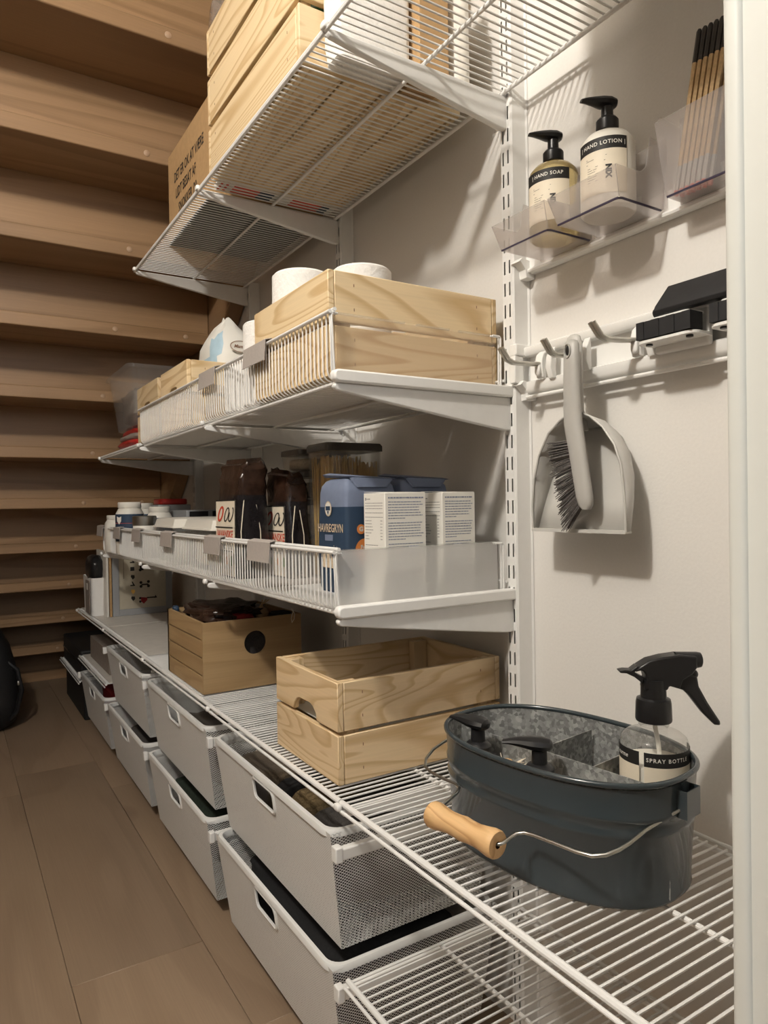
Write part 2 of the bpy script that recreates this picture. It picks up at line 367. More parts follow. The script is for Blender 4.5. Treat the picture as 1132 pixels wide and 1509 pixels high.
def stringer(x0, x1):
    zl = lambda y: 1.094-.8225*(y-2.88)
    ys, ye = 1.22, 4.20
    return MB().prism([(ys, min(zl(ys), 2.44)), (ye, max(zl(ye), .0)), (4.50, 0), (4.50, .10), (ye, zl(ye)+.36), (1.60, 2.49), (ys, 2.49)], 'x', x0, x1).build('stringer', 'oak_y', st, bevel=.003)
stringer(-.056, -.003); stringer(-1.80, -1.752)

# ------------------------------------------------------------ uprights
def upright(i, z0, z1, label):
    yc = Y[i]-.006; W = .0115; D = .035; ys = [-W, -.0078, -.0042, .0042, .0078, W]; mb = MB()
    u = thing('wall_upright', label, 'upright', (-.001, yc, z0), 'slotted uprights on the white wall')
    zs = [z0]; zc = z0+.01
    while zc+.03 < z1: zs += [zc, zc+.0225]; zc += .0375
    zs.append(z1)
    for a in range(len(zs)-1):
        for b in range(5):
            if a % 2 == 1 and b in (1, 3): continue
            mb.add([(-D, yc+ys[b], zs[a]), (-D, yc+ys[b+1], zs[a]), (-D, yc+ys[b+1], zs[a+1]), (-D, yc+ys[b], zs[a+1])], [(0, 1, 2, 3)])
    prof = [(-D, -W), (-D+.003, -W-.003), (-.004, -W-.0045), (-.001, -W-.0075)]
    for sg in (1, -1):
        vs = [(x, yc+sg*q, z) for z in (z0, z1) for x, q in prof]; n = len(prof)
        mb.add(vs, [(j, j+1, n+j+1, n+j) for j in range(n-1)])
    mb.add([(-D, yc-W, z1), (-D, yc+W, z1), (-.001, yc+W, z1), (-.001, yc-W, z1)], [(0, 1, 2, 3)])
    mb.build('slotted_channel', 'white', u, smooth=30)
    MB().box(-.006, -.001, yc-W+.001, yc+W-.001, z0+.001, z1-.001).build('back_plate', 'wall', u, smooth=0)
upright(0, .02, 2.30, 'white slotted wall upright running top to bottom beside the dustpan')
upright(1, .02, 1.90, 'white slotted upright behind the toilet rolls, second from the door frame')
upright(2, .02, 1.66, 'white slotted upright where the upper shelf ends, third from the door frame')
upright(3, .02, 1.15, 'white slotted upright at the far end of the two middle shelves')
upright(4, .02, .52, 'short white slotted upright at the far end of the long bottom shelf')

# ------------------------------------------------------------ shelves
def bracket(z, i, label, cover=False):
    yc = Y[i]-.004; b = thing('shelf_bracket', label, 'bracket', (-.02, yc, z-.06), 'white shelf brackets')
    t = -.0085
    poly = [(-.034, t), (-.371, t), (-.3765, t-.002), (-.378, t-.006), (-.374, t-.011), (-.30, t-.022), (-.12, t-.047), (-.05, t-.056), (-.034, t-.056)]
    MB().prism([(x, z+q) for x, q in poly], 'y', yc-.0055, yc+.0055).build('arm', 'white', b, bevel=.002)
    if not cover: MB().blob((-.3815, yc, z-.0045), .0045, .008, .0055, .6, .6, 14, 8).build('end_clip', 'rail', b, smooth=60)
    if cover:
        MB().prism([(x, z+q) for x, q in [(-.033, -.0085), (-.374, -.0085), (-.3795, -.006), (-.381, -.001), (-.381, .005), (-.378, .0095), (-.372, .0105), (-.033, .0105)]], 'y', yc-.013, yc+.004).build('cover_strip', 'rail', b, bevel=.003)
    return b
def wire_path(x0, x1, fence):
    if not fence: return [(x1, 0, 0), (x0, 0, -.0005)]
    return [(x1, 0, .02), (x1, 0, .003), (x1-.004, 0, 0), (x0+.016, 0, 0), (x0+.0085, 0, .0012), (x0+.0035, 0, .0045), (x0+.0008, 0, .0105), (x0, 0, .018), (x0, 0, fence)]
def lay_wires(s, y0, y1, z, x0, x1, fence, single, n0=.0136, r=.0017):
    n = int(round((y1-y0)/n0)); st_ = (y1-y0)/n; P = wire_path(x0, x1, fence)
    if single:
        yc = y0+st_*.5; w0 = MB().tube([(x, yc+y, z+q) for x, y, q in P], r, 6).build('wire', 'white', s)
        for k in range(1, n):
            w1 = w0.copy(); COL.objects.link(w1); w1.parent = s; w1.location = (0, st_*k, 0)
    else:
        mb = MB()
        for k in range(n): mb.tube([(x, y0+st_*(k+.5)+y, z+q) for x, y, q in P], r, 6)
        mb.build('wire_grid', 'white', s)['kind'] = 'stuff'
def shelf(z, y0, y1, label, group, fence=0, liner=None, x1=-.040, single=False):
    x0 = FX+.003; s = thing('wire_shelf', label, 'shelf', (-.2, (y0+y1)/2, z), group)
    lay_wires(s, y0, y1, z, x0, x1, fence, single, r=.0014 if fence else .0017)
    def rod(name, x, zz, r, a=y0, b=y1): MB().tube([(x, a, zz), (x, b, zz)], r, 10).build(name, 'white', s)
    if fence:
        rod('front_rail', x0+.013, z-.0050, .0035); rod('top_rail', x0-.0042, z+fence, .0030); rod('top_rail', x0+.0040, z+fence+.004, .0030)
    else:
        rod('front_rail', x0-.0005, z-.0008, .0044); rod('lower_front_rail', x0-.0058, z-.0098, .0026)
    rod('middle_rail', -.205, z-.0052, .0034); rod('rear_rail', x1-.002, z-.0050, .0036)
    if not fence: rod('upper_rear_rail', x1+.004, z+.002, .0030)
    if fence: rod('rear_top_rail', x1, z+.022, .0026)
    if liner: MB().box(x0+.012, x1-.004, y0+.004, y1-.004, z+.002, z+.0042).build('shelf_liner', liner, s)
    return s
g = .0012
TOPG = 'top wire shelves along the wall'
shelf(L1, .34, Y[0]-g, 'nearest top wire shelf, overhanging the clear wall bins', TOPG, single=True)
shelf(L1, Y[0]+g, Y[1]-g, 'top wire shelf carrying the large slatted pine crate', TOPG, single=True)
shelf(L1, Y[1]+g, Y[2]+.006, 'top wire shelf carrying the lettered cardboard box', TOPG)
SG = 'wire shelves of the second tier'; TG = 'wire shelves of the third tier'; BG = 'wire shelves of the bottom tier'
shelf(L2, Y[0]+g, Y[1]-g, 'second-tier wire basket shelf holding the crate of toilet rolls', SG, .098, None, single=True)
shelf(L2, Y[1]+g, Y[2]-g, 'second-tier wire basket shelf holding two pine crates and a wipes pack', SG, .098, 'liner')
shelf(L2, Y[2]+g, Y[3]+.006, 'plain second-tier wire shelf under the clear tub and red pouch', SG, 0, 'liner')
shelf(L3, Y[0]+g, Y[1]-g, 'third-tier wire basket shelf with oat bags and two small white cartons', TG, .089, 'liner', single=True)
shelf(L3, Y[1]+g, Y[2]-g, 'third-tier wire basket shelf with the cream lidded tubs', TG, .089, 'liner')
shelf(L3, Y[2]+g, Y[3]+.004, 'third-tier wire basket shelf with the white jars at the far end', TG, .089, 'liner')
shelf(L4, .345, Y[0]-g, 'nearest bottom wire shelf under the grey metal caddy', BG, single=True)
shelf(L4, Y[0]+g, Y[1]-g, 'bottom wire shelf under the open pine crate', BG, single=True)
shelf(L4, Y[1]+g, Y[2]-g, 'bottom wire shelf under the brown box with a round hole', BG)
shelf(L4, Y[2]+g, Y[3]-g, 'far bottom shelf with a pale board on top, empty in front', BG, 0, 'mat')
shelf(L4, Y[3]+g, Y[4]+.006, 'farthest bottom shelf under the white plastic holder', BG, 0, 'mat')
LG = 'low wire shelves near the floor'
shelf(L5, .345, Y[0]-.012, 'lowest wire shelf near the floor, beside the lower front drawer', LG, single=True)
shelf(.30, Y[3]+g, Y[4]-g, 'low white shelf beyond the drawers with a small box on it', LG, 0, 'mat')
shelf(.185, Y[4]+g, Y[5], 'lowest far shelf near the floor with a black case on it', LG, 0, 'mat')
for i in range(3): bracket(L1, i, 'white tapered bracket under the top shelf at '+ORD[i])
for i in range(4):
    bracket(L2, i, 'white tapered bracket under the second shelf at '+ORD[i], i == 0)
    bracket(L3, i, 'white tapered bracket under the third shelf at '+ORD[i], i == 0)
for i in range(5): bracket(L4, i, 'white bracket under the long bottom shelf at '+ORD[i])
# price-tag style label holders and dividers on the basket fronts
def tagclip(z, y, label):
    t = thing('label_holder', label, 'label', (FX-.005, y, z), 'grey label holders on the wire basket fronts'); w_ = .052
    MB().prism([(FX-.0075, z+.006), (FX-.0062, z+.0072), (FX+.006, z+.0100), (FX+.006, z+.0088), (FX-.0060, z+.006), (FX-.0085, z-.030), (FX-.0100, z-.030)], 'y', y-w_, y+w_).build('card', 'tag', t)
    MB().box(FX-.0112, FX-.0102, y-w_, y+w_, z-.0306, z-.0296).build('clear_lip', 'clear', t)
PL = ['beside the spaghetti', 'below the black rice bags', 'below the nearer cream tub', 'below the farther cream tub', 'below the white jar', 'at the far end of the basket']
for y, p in zip((1.197, 1.457, 1.825, 2.160, 2.437, 2.735), PL): tagclip(L3+.089, y, 'grey label on the third-tier basket front, '+p)
for y, p in zip((1.20, 1.472), ('below the loose toilet rolls', 'at the corner of the middle crate')): tagclip(L2+.098, y, 'grey label on the second-tier basket front, '+p)
def divider(z, y, h, m, label, x0=FX+.008, x1=-.046, lip=True):
    d = thing('shelf_divider', label, 'divider', (-.2, y, z), None)
    MB().prism(rrect(x0, x1, z+.003, z+h, .002, 2), 'y', y-.0011, y+.0011).build('panel', m, d)
    if lip:
        for a, b in ((.0, .42), (.48, .70), (.75, 1.0)):
            MB().box(x0+(x1-x0)*a+.002, x0+(x1-x0)*b-.002, y-.0022, y+.0020, z+h-.001, z+h+.0016).build('top_edge', 'clear', d)
divider(L3, Y[0]+.016, .0905, 'frost', 'frosted divider closing the near end of the third-tier basket', x1=-.048)
divider(L2, Y[0]+.016, .100, 'frostclear', 'clear divider closing the near end of the second-tier basket', x1=-.048)
for y, p in ((1.243, 'between the oats and the rice bags'), (1.512, 'between the rice bags and cream tubs'), (1.880, 'between the two cream tubs'), (2.205, 'beside the steel can'), (2.49, 'behind the white jar')):
    divider(L3, y, .075, 'clearbin', 'smoky clear divider in the third-tier basket, '+p, lip=False)
for y, p in ((1.2355, 'beside the loose rolls'), (1.53, 'before the middle crate'), (1.925, 'between the two far crates')):
    divider(L2, y, .085, 'clearbin', 'smoky clear divider in the second-tier basket, '+p, lip=False)
# wire end loops of the baskets at the near end
for z, h, p in ((L3, .089, 'third'), (L2, .098, 'second')):
    e = thing('basket_end_loop', 'white wire end loops of the %s-tier basket beside the divider' % p, 'wire loop', (-.2, Y[0]+.008, z))
    for dy in (.003, .0085):
        y = Y[0]+dy
        MB().tube([(FX+.012, y, z+h*.98), (FX+.004, y, z+h), (FX+.002, y, z+h-.006), (FX+.005, y, z+.012), (FX+.010, y, z+.004), (FX+.02, y, z+.003)], .0017, 6).build('loop', 'white', e)
        MB().tube([(-.050, y, z+.003), (-.0455, y, z+.006), (-.0445, y, z+h-.003), (-.0475, y, z+h), (-.062, y, z+h)], .0017, 6).build('loop', 'white', e)

# ------------------------------------------------------------ mesh drawers
def lattice(mb, P, W, H, du, dv, k, skip=None):
    nu = int(W/du); nv = int(2*H/dv); du = W/nu; dv = 2*H/nv
    for j in range(nv+1):
        for i in range(nu+1):
            cu = (i+.5*(j % 2))*du; cv = j*dv/2
            if cu > W+1e-6: continue
            if skip and skip(cu, cv): continue
            out = [(cu-du/2, cv), (cu, cv-dv/2), (cu+du/2, cv), (cu, cv+dv/2)]
            out = [(min(max(a, 0), W), min(max(b, 0), H)) for a, b in out]
            inn = [(cu+(a-cu)*k, cv+(b-cv)*k) for a, b in out]
            vs = [P(a/W, b/H) for a, b in out+inn]
            mb.add(vs, [(0, 1, 5, 4), (1, 2, 6, 5), (2, 3, 7, 6), (3, 0, 4, 7)])
DW, DD, DH = .545, .33, .195
def make_drawer(label):
    d = thing('mesh_drawer', label, 'drawer', (0, 0, 0), 'white wire mesh drawers')
    tx, ty = .026, .018
    A, B, C, D_ = Vector((0, -DW/2, 0)), Vector((0, DW/2, 0)), Vector((DD, DW/2, 0)), Vector((DD, -DW/2, 0))
    a, b, c, e = Vector((tx, -DW/2+ty, -DH)), Vector((tx, DW/2-ty, -DH)), Vector((DD-tx, DW/2-ty, -DH)), Vector((DD-tx, -DW/2+ty, -DH))
    def bil(p, q, r_, s_):  # s along p->q at t=0 .. r->s at t=1
        return lambda s, t: tuple((p*(1-s)+q*s)*(1-t)+(r_*(1-s)+s_*s)*t)
    hs = (.0475, .0275)  # slot half sizes
    def skip(u, v): return abs(u-DW/2) < .048 and .014 < DH-v < .053
    f = MB(); lattice(f, bil(a, b, A, B), DW, DH, .0046, .0040, .22, skip); f.build('front_panel', 'mesh', d, smooth=0)
    for nm, q in (('side_panel', (a, e, A, D_)), ('side_panel', (b, c, B, C)), ('back_panel', (e, c, D_, C))):
        m = MB(); lattice(m, bil(*q), (q[1]-q[0]).length, DH, .0062, .0050, .71); m.build(nm, 'mesh', d, smooth=0)
    m = MB(); lattice(m, bil(a, b, e, c), DW, DD, .012, .0095, .6); m.build('bottom_panel', 'mesh', d, smooth=0)
    # rim: flat top with rolled lip
    o_, i_ = rrect(-.003, DD+.002, -DW/2-.001, DW/2+.001, .030, 6), rrect(.0065, DD-.008, -DW/2+.009, DW/2-.009, .024, 6)
    n = len(o_); rm = MB()
    rings = [[(x, y, -.008) for x, y in o_], [(x, y, .0002) for x, y in o_], [(x*.85+u*.15, y*.85+v*.15, .003) for (x, y), (u, v) in zip(o_, i_)], [(x*.15+u*.85, y*.15+v*.85, .003) for (x, y), (u, v) in zip(o_, i_)], [(x, y, .0) for x, y in i_], [(x, y, -.010) for x, y in i_]]
    vs = [p for r_ in rings for p in r_]; fs = [(k*n+j, k*n+(j+1) % n, (k+1)*n+(j+1) % n, (k+1)*n+j) for k in range(5) for j in range(n)]
    rm.add(vs, fs).build('rim', 'mesh', d)
    # handle slot frame
    fr = bil(a, b, A, B); pts = [fr(.5+u/DW, 1-v/DH) for u, v in rrect(-.049, .049, .013, .054, .010, 4)]
    MB().tube([(x-.001, y, z) for x, y, z in pts], .0030, 6, closed=True).build('handle_frame', 'mesh', d)
    return d
def runner(y, z, label):
    r = thing('drawer_runner', label, 'runner', (-.2, y, z), 'white drawer runners')
    MB().box(FX-.004, -.045, y-.0065, y+.0065, z-.030, z-.012).build('runner_rail', 'rail', r, bevel=.002)
    MB().box(FX-.0065, FX+.006, y-.008, y+.008, z-.032, z-.008).build('end_cap', 'rail', r, bevel=.002)
ZU, ZL = .4465, .236
d0 = make_drawer('upper mesh drawer nearest the camera, holding brown and grey cloths')
d0.location = (FX, (Y[0]+Y[1])/2+.002, ZU)
for b, z, lb in ((0, ZL, 'lower mesh drawer nearest the camera, lined with black cloth'), (1, ZU, 'upper mesh drawer below the brown box with the round hole'), (1, ZL, 'lower mesh drawer, second from the camera, full of dark things'),
                 (2, ZU, 'farthest upper mesh drawer, with pale gear inside'), (2, ZL, 'lower mesh drawer third from the camera, dark inside'), (3, ZL, 'farthest low mesh drawer, holding a red cloth')):
    dup(d0, (FX, (Y[b]+Y[b+1])/2+.002, z), lb)
for z, nm in ((ZU, 'upper'), (ZL, 'lower')):
    for i in range(4 if nm == 'upper' else 5):
        runner(Y[i]+(.001 if i else .010), z, 'white runner of the %s drawers at %s' % (nm, ORD[i]))

# drawer contents
def lump(name, label, cat, m, c, s, noise=.05, seed=1, e=.35, group=None):
    o = MB().blob(c, s[0], s[1], s[2], e, e, 32, 18, noise, seed).build(name, m, loc=(c[0], c[1], c[2]-s[2]), smooth=60); return tag(o, label, cat, group)
lump('folded_fleece', 'dark brown folded fleece at the far end of the nearest upper drawer', 'cloth', 'clothbrown', (-.205, 1.37, .358), (.130, .095, .066), .03, 3)
lump('folded_scarf', 'black and brown folded cloth standing beside the fleece', 'cloth', 'clothblack', (-.205, 1.245, .350), (.130, .024, .068), .03, 5)
lump('folded_knit', 'tan ribbed knit folded in the middle of the nearest upper drawer', 'cloth', 'clothtan', (-.205, 1.175, .348), (.130, .042, .068), .03, 6)
lump('folded_felt', 'grey felt cloth at the near end of the nearest upper drawer', 'cloth', 'clothgrey', (-.205, 1.056, .350), (.125, .072, .070), .03, 8)
lump('black_bag', 'black cloth bag filling the nearest lower drawer', 'cloth', 'clothblack', (-.205, (Y[0]+Y[1])/2, .142), (.130, .240, .072), .03, 9)
lump('grey_towels', 'grey towel bundle inside the second upper drawer', 'cloth', 'clothbrown', (-.21, 1.80, .32), (.115, .21, .05), .06, 10)
lump('dark_jacket', 'dark green and black cloth inside the second lower drawer', 'cloth', 'clothgreen', (-.205, 1.82, .135), (.12, .22, .06), .06, 11)
lump('dark_blanket', 'dark folded blanket inside the third lower drawer', 'cloth', 'clothgrey', (-.205, 2.43, .12), (.12, .22, .05), .03, 12)
lump('red_cloth', 'red cloth heaped in the farthest low drawer', 'cloth', 'redcloth', (-.22, 3.0, .15), (.10, .17, .07), .07, 13)
p = thing('folding_stand', 'pale folding stand legs inside the farthest upper drawer', 'stand', (-.2, 2.4, .26))
for a, b in (((-.30, 2.35, .27), (-.12, 2.25, .43)), ((-.12, 2.40, .27), (-.30, 2.33, .42)), ((-.26, 2.55, .27), (-.10, 2.50, .43)), ((-.14, 2.62, .27), (-.18, 2.60, .44))):
    MB().tube([a, b], .009, 8).build('leg', 'cream', p)

# ------------------------------------------------------------ crates
def make_crate(label, name='pine_crate', Lx=.333, Wy=.238, ph=(.0775, .0775), gap=.006, cut=True, pine='pine', group=None, end_t=.0105):
    c = thing(name, label, 'crate', (0, 0, 0), group); z = 0; t = .009
    for r, h in enumerate(ph):
        for sg in (-1, 1):
            y0 = sg*(Wy/2-t/2)
            o = MB().box(-Lx/2+end_t+.0006, Lx/2-end_t-.0006, y0-t/2, y0+t/2, z, z+h).build('plank', pine+'_x', c, bevel=.0012, bseg=1)
            ns = MB()
            for xx in (-Lx/2+.045, Lx/2-.045):
                for zz in (z+h*.27, z+h*.75):
                    ns.box(xx-.0006, xx+.0006, y0+sg*t/2-.0004, y0+sg*t/2+.0005, zz-.0022, zz+.0022)
            ns.build('staple', 'brownprint', o, smooth=0)['kind'] = 'stuff'
            x0 = sg*(Lx/2-end_t/2); a, b = -Wy/2, Wy/2
            if cut and r == len(ph)-1:
                poly = [(a, z), (-.045, z), (-.041, z+.012), (-.031, z+.021), (-.02, z+.0245), (.02, z+.0245), (.031, z+.021), (.041, z+.012), (.045, z), (b, z), (b, z+h), (a, z+h)]
                MB().prism(poly, 'x', x0-end_t/2, x0+end_t/2).build('end_plank', pine+'_y', c, bevel=.0012, bseg=1)
            else: MB().box(x0-end_t/2, x0+end_t/2, a, b, z, z+h).build('end_plank', pine+'_y', c, bevel=.0012, bseg=1)
        z += h+gap
    top = z-gap
    for sx in (-1, 1):
        for sy in (-1, 1):
            x0, y0 = sx*(Lx/2-end_t-.017), sy*(Wy/2-t-.010)
            MB().box(x0-.016, x0+.016, y0-.0095, y0+.0095, .006, top-.003).build('corner_post', pine+'_z', c, bevel=.001, bseg=1)
    nb = 4
    for k in range(nb):
        w_ = (Wy-2*t-.004)/nb; y0 = -Wy/2+t+.002+w_*k
        MB().box(-Lx/2+end_t+.001, Lx/2-end_t-.001, y0+.0015, y0+w_-.0015, .0005, .0055).build('bottom_board', pine+'_x', c, bevel=.0008, bseg=1)
    return c
PG = 'two-plank pine crates'
CR = make_crate('open knotty pine crate on the bottom shelf beside the grey caddy', group=PG)
CR.location = (-.186, 1.078, L4+.0025)
tag(MB().box(-.33, -.05, .98, 1.18, L4+.075, L4+.077).build('paper_sheet', 'carton', loc=(-.19, 1.08, L4+.075)), 'white sheet lying inside the open crate on the bottom shelf', 'paper')
for x, y in ((-.27, 1.04), (-.10, 1.10)):
    tag(MB().box(x-.055, x+.055, y-.05, y+.05, L4+.009, L4+.0745).build('carton', 'carton', bevel=.002, loc=(x, y, L4+.009)), 'small white carton under the paper inside the open crate, %s' % ('left one' if x < -.2 else 'right one'), 'carton', 'cartons in the open crate')
CQ = make_crate('pale pine crate of toilet rolls at the near end of the second shelf', pine='palepine', group=PG, Wy=.295, cut=False)
CQ.location = (-.203, 1.0825, L2+.0065)
CP = make_crate('pine crate under the wipes pack, second along the second shelf', pine='palepine', group=PG)
CP.location = (-.200, 1.790, L2+.0065)
dup(CP, (-.200, 2.062, L2+.0065), 'pine crate beside the clear tub, third along the second shelf')
# large slatted crate on the top shelf: long side faces the aisle
BC = make_crate('large three-slat pine crate high on the top wire shelf', 'slatted_crate', .452, .325, (.093, .093, .093), .012, False, 'palepine', end_t=.012)
BC.location = (-.208, 1.242, L1+.0065); BC.rotation_euler = (0, 0, math.pi/2)
tag(MB().blob((-.22, 1.17, L1+.10), .10, .12, .085, .5, .5, 24, 14, .06, 21).build('green_bag', 'green', loc=(-.22, 1.17, L1+.014), smooth=60), 'glossy green bag inside the large slatted crate', 'bag')
pk = thing('flat_package', 'flat red and white printed package at the far end of the slatted crate', 'package', (-.2, 1.49, L1+.002))
MB().box(-.345, -.06, 1.4685, 1.512, L1+.002, L1+.012).build('wrapper', 'carton', pk, bevel=.002)
fnp = plane_fn((-.2, 1.49, L1+.0017), (1, 0, 0), (0, 1, 0)); m = MB(); m2 = MB()
for x0, x1 in ((-.140, -.135), (-.128, -.122), (-.110, -.050), (.030, .105)): rect(m, fnp, x0, x1, -.0205, .0205)
for x0, x1 in ((-.05, -.015), (.102, .125)): rect(m2, fnp, x0, x1, -.021, .021)
m.build('red_print', 'redprint', pk); m2.build('dark_print', 'navy', pk)
# things seen through the top shelf
tag(MB().loft([[(x*s_-.262, y*s_*.9+.985, z) for x, y in rrect(-.07, .07, -.028, .028, .012, 4)] for z, s_ in ((L1+.003, .94), (L1+.03, 1), (L1+.18, 1.02), (L1+.27, .96), (L1+.30, .9))]).build('paper_sack', 'paper', loc=(-.262, .985, L1+.003)), 'white paper sack standing in front of the slatted crate on the top shelf', 'bag')
cb_ = tag(MB().box(-.186, -.125, .945, 1.008, L1+.003, L1+.24).build('cardboard_carton', 'card', bevel=.002, loc=(-.155, .98, L1+.003)), 'narrow brown cardboard carton beside the white paper sack on the top shelf', 'box')
tag(MB().lathe([(.0, 0), (.020, 0), (.021, .01), (.021, .17), (.012, .19), (.012, .21), (0, .21)], 20, (-.092, .965, L1+.003)).build('white_bottle', 'cream', loc=(-.092, .965, L1+.003)), 'slim white bottle nearest the wall on the top shelf', 'bottle')
bxx = thing('storage_box', 'white lidded storage box on the nearest top wire shelf, above the clear bins', 'box', (-.21, .52, L1+.003))
MB().box(-.355, -.07, .37, .675, L1+.003, L1+.20).build('box_body', 'carton', bxx, bevel=.004); MB().box(-.360, -.065, .365, .680, L1+.2005, L1+.225).build('lid', 'carton', bxx, bevel=.004)
# lettered cardboard box
kb = thing('cardboard_box', 'brown cardboard box with handwritten black lettering on the top shelf', 'box', (-.19, 1.72, L1+.003))
MB().box(-.338, -.062, 1.535, 1.900, L1+.003, 1.888).build('carton_body', 'card', kb, bevel=.002)
MB().box(-.341, -.060, 1.532, 1.903, L1+.0018, L1+.0029).build('underside_shade', 'blackmatte', kb)  # black sheet painting in the shade on the carton's underside
fb = plane_fn((-.3386, 1.72, 1.77), (0, -1, 0), (0, 0, 1)); m = MB()
put_text(m, 'DET ER OK AT VÆRE', .036, lambda a, b: fb(a*.72, b+.038), bold=.0006); put_text(m, 'LIDT BESAT AF', .036, lambda a, b: fb(a*.72-.025, b-.006), bold=.0006); put_text(m, 'SNOKKER (Y)', .036, lambda a, b: fb(a*.72-.01, b-.050), bold=.0006)
m.build('lettering', 'ink', kb)
tag(MB().blob((-.215, 1.40, 2.04), .135, .19, .070, .7, .7, 30, 18, .08, 31).build('plastic_bag', 'cellophane', loc=(-.215, 1.40, 1.97), smooth=60), 'crumpled clear plastic bag on top of the large slatted crate', 'bag')

# ------------------------------------------------------------ toilet rolls, wipes, tub, pouch
def make_roll(label):
    r = thing('toilet_roll', label, 'toilet roll', (0, 0, 0), 'white toilet rolls'); R1, R2, h = .054, .021, .108
    MB().lathe([(R2, 0), (R1-.004, 0), (R1, .004), (R1+.0005, h*.5), (R1, h-.004), (R1-.004, h), (R2, h), (R2, 0)], 40).build('paper_winding', 'paper', r)
    MB().lathe([(R2-.0001, .002), (R2-.0001, h-.002), (R2-.0015, h-.002), (R2-.0015, .002), (R2-.0001, .002)], 24).build('cardboard_core', 'card', r)
    return r
zr = L2+.0125
TR = make_roll('left toilet roll sticking up from the near pine crate'); TR.location = (-.304, 1.160, zr+.1085)
dup(TR, (-.304, 1.160, zr), 'lower toilet roll under the left one in the near crate')
dup(TR, (-.222, 1.085, zr+.1085), 'right toilet roll sticking up from the near pine crate'); dup(TR, (-.222, 1.085, zr), 'lower toilet roll under the right one in the near crate')
dup(TR, (-.310, 1.405, L2+.0045), 'single loose toilet roll between the near and middle crates')
kr = thing('kitchen_roll', 'tall white paper roll standing behind the near crate', 'paper roll', (-.315, 1.292, L2+.0045))
MB().lathe([(.02, 0), (.047, 0), (.050, .004), (.0503, .08), (.050, .161), (.047, .164), (.02, .164), (.02, 0)], 36, (-.315, 1.292, L2+.0045)).build('paper_winding', 'paper', kr)
MB().lathe([(.0199, .002), (.0199, .162), (.0185, .162), (.0185, .002), (.0199, .002)], 24, (-.315, 1.292, L2+.0045)).build('cardboard_core', 'card', kr)
wp = thing('wipes_pack', 'white and light blue baby wipes pack standing in the middle crate', 'pack', (-.215, 1.80, L2+.013))
def wring(z, a, b, cx=-.215, cy=1.80, n=24): return [(cx+a*math.copysign(abs(math.cos(t))**.6, math.cos(t)), cy+b*math.copysign(abs(math.sin(t))**.6, math.sin(t)), z+.004*math.sin(3*t)) for t in [2*math.pi*i/n for i in range(n)]]
zz0 = L2+.013
wrg = [wring(zz0, .060, .080), wring(zz0+.05, .068, .09), wring(zz0+.14, .068, .09), wring(zz0+.185, .068, .089), wring(zz0+.212, .064, .082), wring(zz0+.235, .056, .066), wring(zz0+.252, .045, .052), wring(zz0+.270, .031, .036), wring(zz0+.285, .018, .014), wring(zz0+.297, .010, .006)]
wrg = [[(x+.0022*math.sin(7*i+4*k), y+.0022*math.sin(5*i+3*k), z+.0022*math.sin(4*i)) for i, (x, y, z) in enumerate(r)] for k, r in enumerate(wrg)]
m = MB(); m.loft(wrg)
for k in range(len(wrg)-1):
    for q in range(24):
        if (k in (3, 4) and q in (13, 14, 15, 20, 21)) or (k == 5 and q in (14, 15, 21)) or (k == 2 and q in (12, 13, 14)): m.m[k*24+q] = 1
m.build('pouch', ['carton', 'ltblue'], wp, smooth=50)
fw = plane_fn((-.238, 1.7050, zz0+.200), (1, 0, 0), (0, .10, 1))
m = MB(); disc(m, lambda a, b: tuple(Vector(fw(a, b))+Vector((0, -.001, 0))), .022, .006, .030, 24, ry=.016); m.build('oval_badge', 'cream', wp)
m = MB(); f2 = lambda a, b: tuple(Vector(fw(a, b))+Vector((0, -.0018, 0)))
n_ = 28; o1 = [f2(.022+.029*math.cos(2*math.pi*i/n_), .006+.015*math.sin(2*math.pi*i/n_)) for i in range(n_)]; o2 = [f2(.022+.0272*math.cos(2*math.pi*i/n_), .006+.0135*math.sin(2*math.pi*i/n_)) for i in range(n_)]
m.add(o1+o2, [(i, (i+1) % n_, n_+(i+1) % n_, n_+i) for i in range(n_)]); put_text(m, 'Mamma', .012, lambda a, b: f2(a+.022, b+.006), shear=.3, bold=.0003)
m.build('badge_print', 'brownprint', wp)
# clear tub
def tubshape(nm, label, cat, x0, x1, y0, y1, z0, z1, taper, m, rim=.008, lid=None, group=None):
    t = thing(nm, label, cat, ((x0+x1)/2, (y0+y1)/2, z0), group)
    def ring(z, d): return [(x, y, z) for x, y in rrect(x0+d, x1-d, y0+d, y1-d, .022, 5)]
    wb = MB(); wb.loft([ring(z0, taper), ring(z1-.012, 0), ring(z1-.011, -rim), ring(z1, -rim), ring(z1, .001), ring(z1-.012, .002), ring(z0+.002, taper+.002)], caps=True).build('tub_body', m, t)
    return t
tb = tubshape('clear_tub', 'clear plastic storage tub at the far end of the second shelf', 'tub', -.368, -.10, 2.26, 2.60, L2+.075, L2+.262, .022, 'cleartub', .010)
tag(MB().blob((-.27, 2.46, L2+.15), .07, .10, .06, .6, .6, 24, 14, .1, 41).build('pink_things', 'pouch', loc=(-.27, 2.46, L2+.09), smooth=60), 'mauve soft bundle inside the clear storage tub', 'bundle')
pc = thing('soft_pouch', 'red and grey zip pouch under the clear tub at the shelf end', 'pouch', (-.25, 2.42, L2+.005))
MB().blob((-.23, 2.42, L2+.022), .130, .15, .017, .5, .5, 30, 12, .02, 2).build('lower_half', 'red', pc, smooth=60)
MB().blob((-.23, 2.42, L2+.043), .126, .145, .014, .5, .5, 30, 12, .02, 3).build('grey_band', 'pouch', pc, smooth=60)
MB().blob((-.23, 2.42, L2+.061), .118, .14, .012, .5, .5, 30, 12, .02, 4).build('upper_half', 'red', pc, smooth=60)

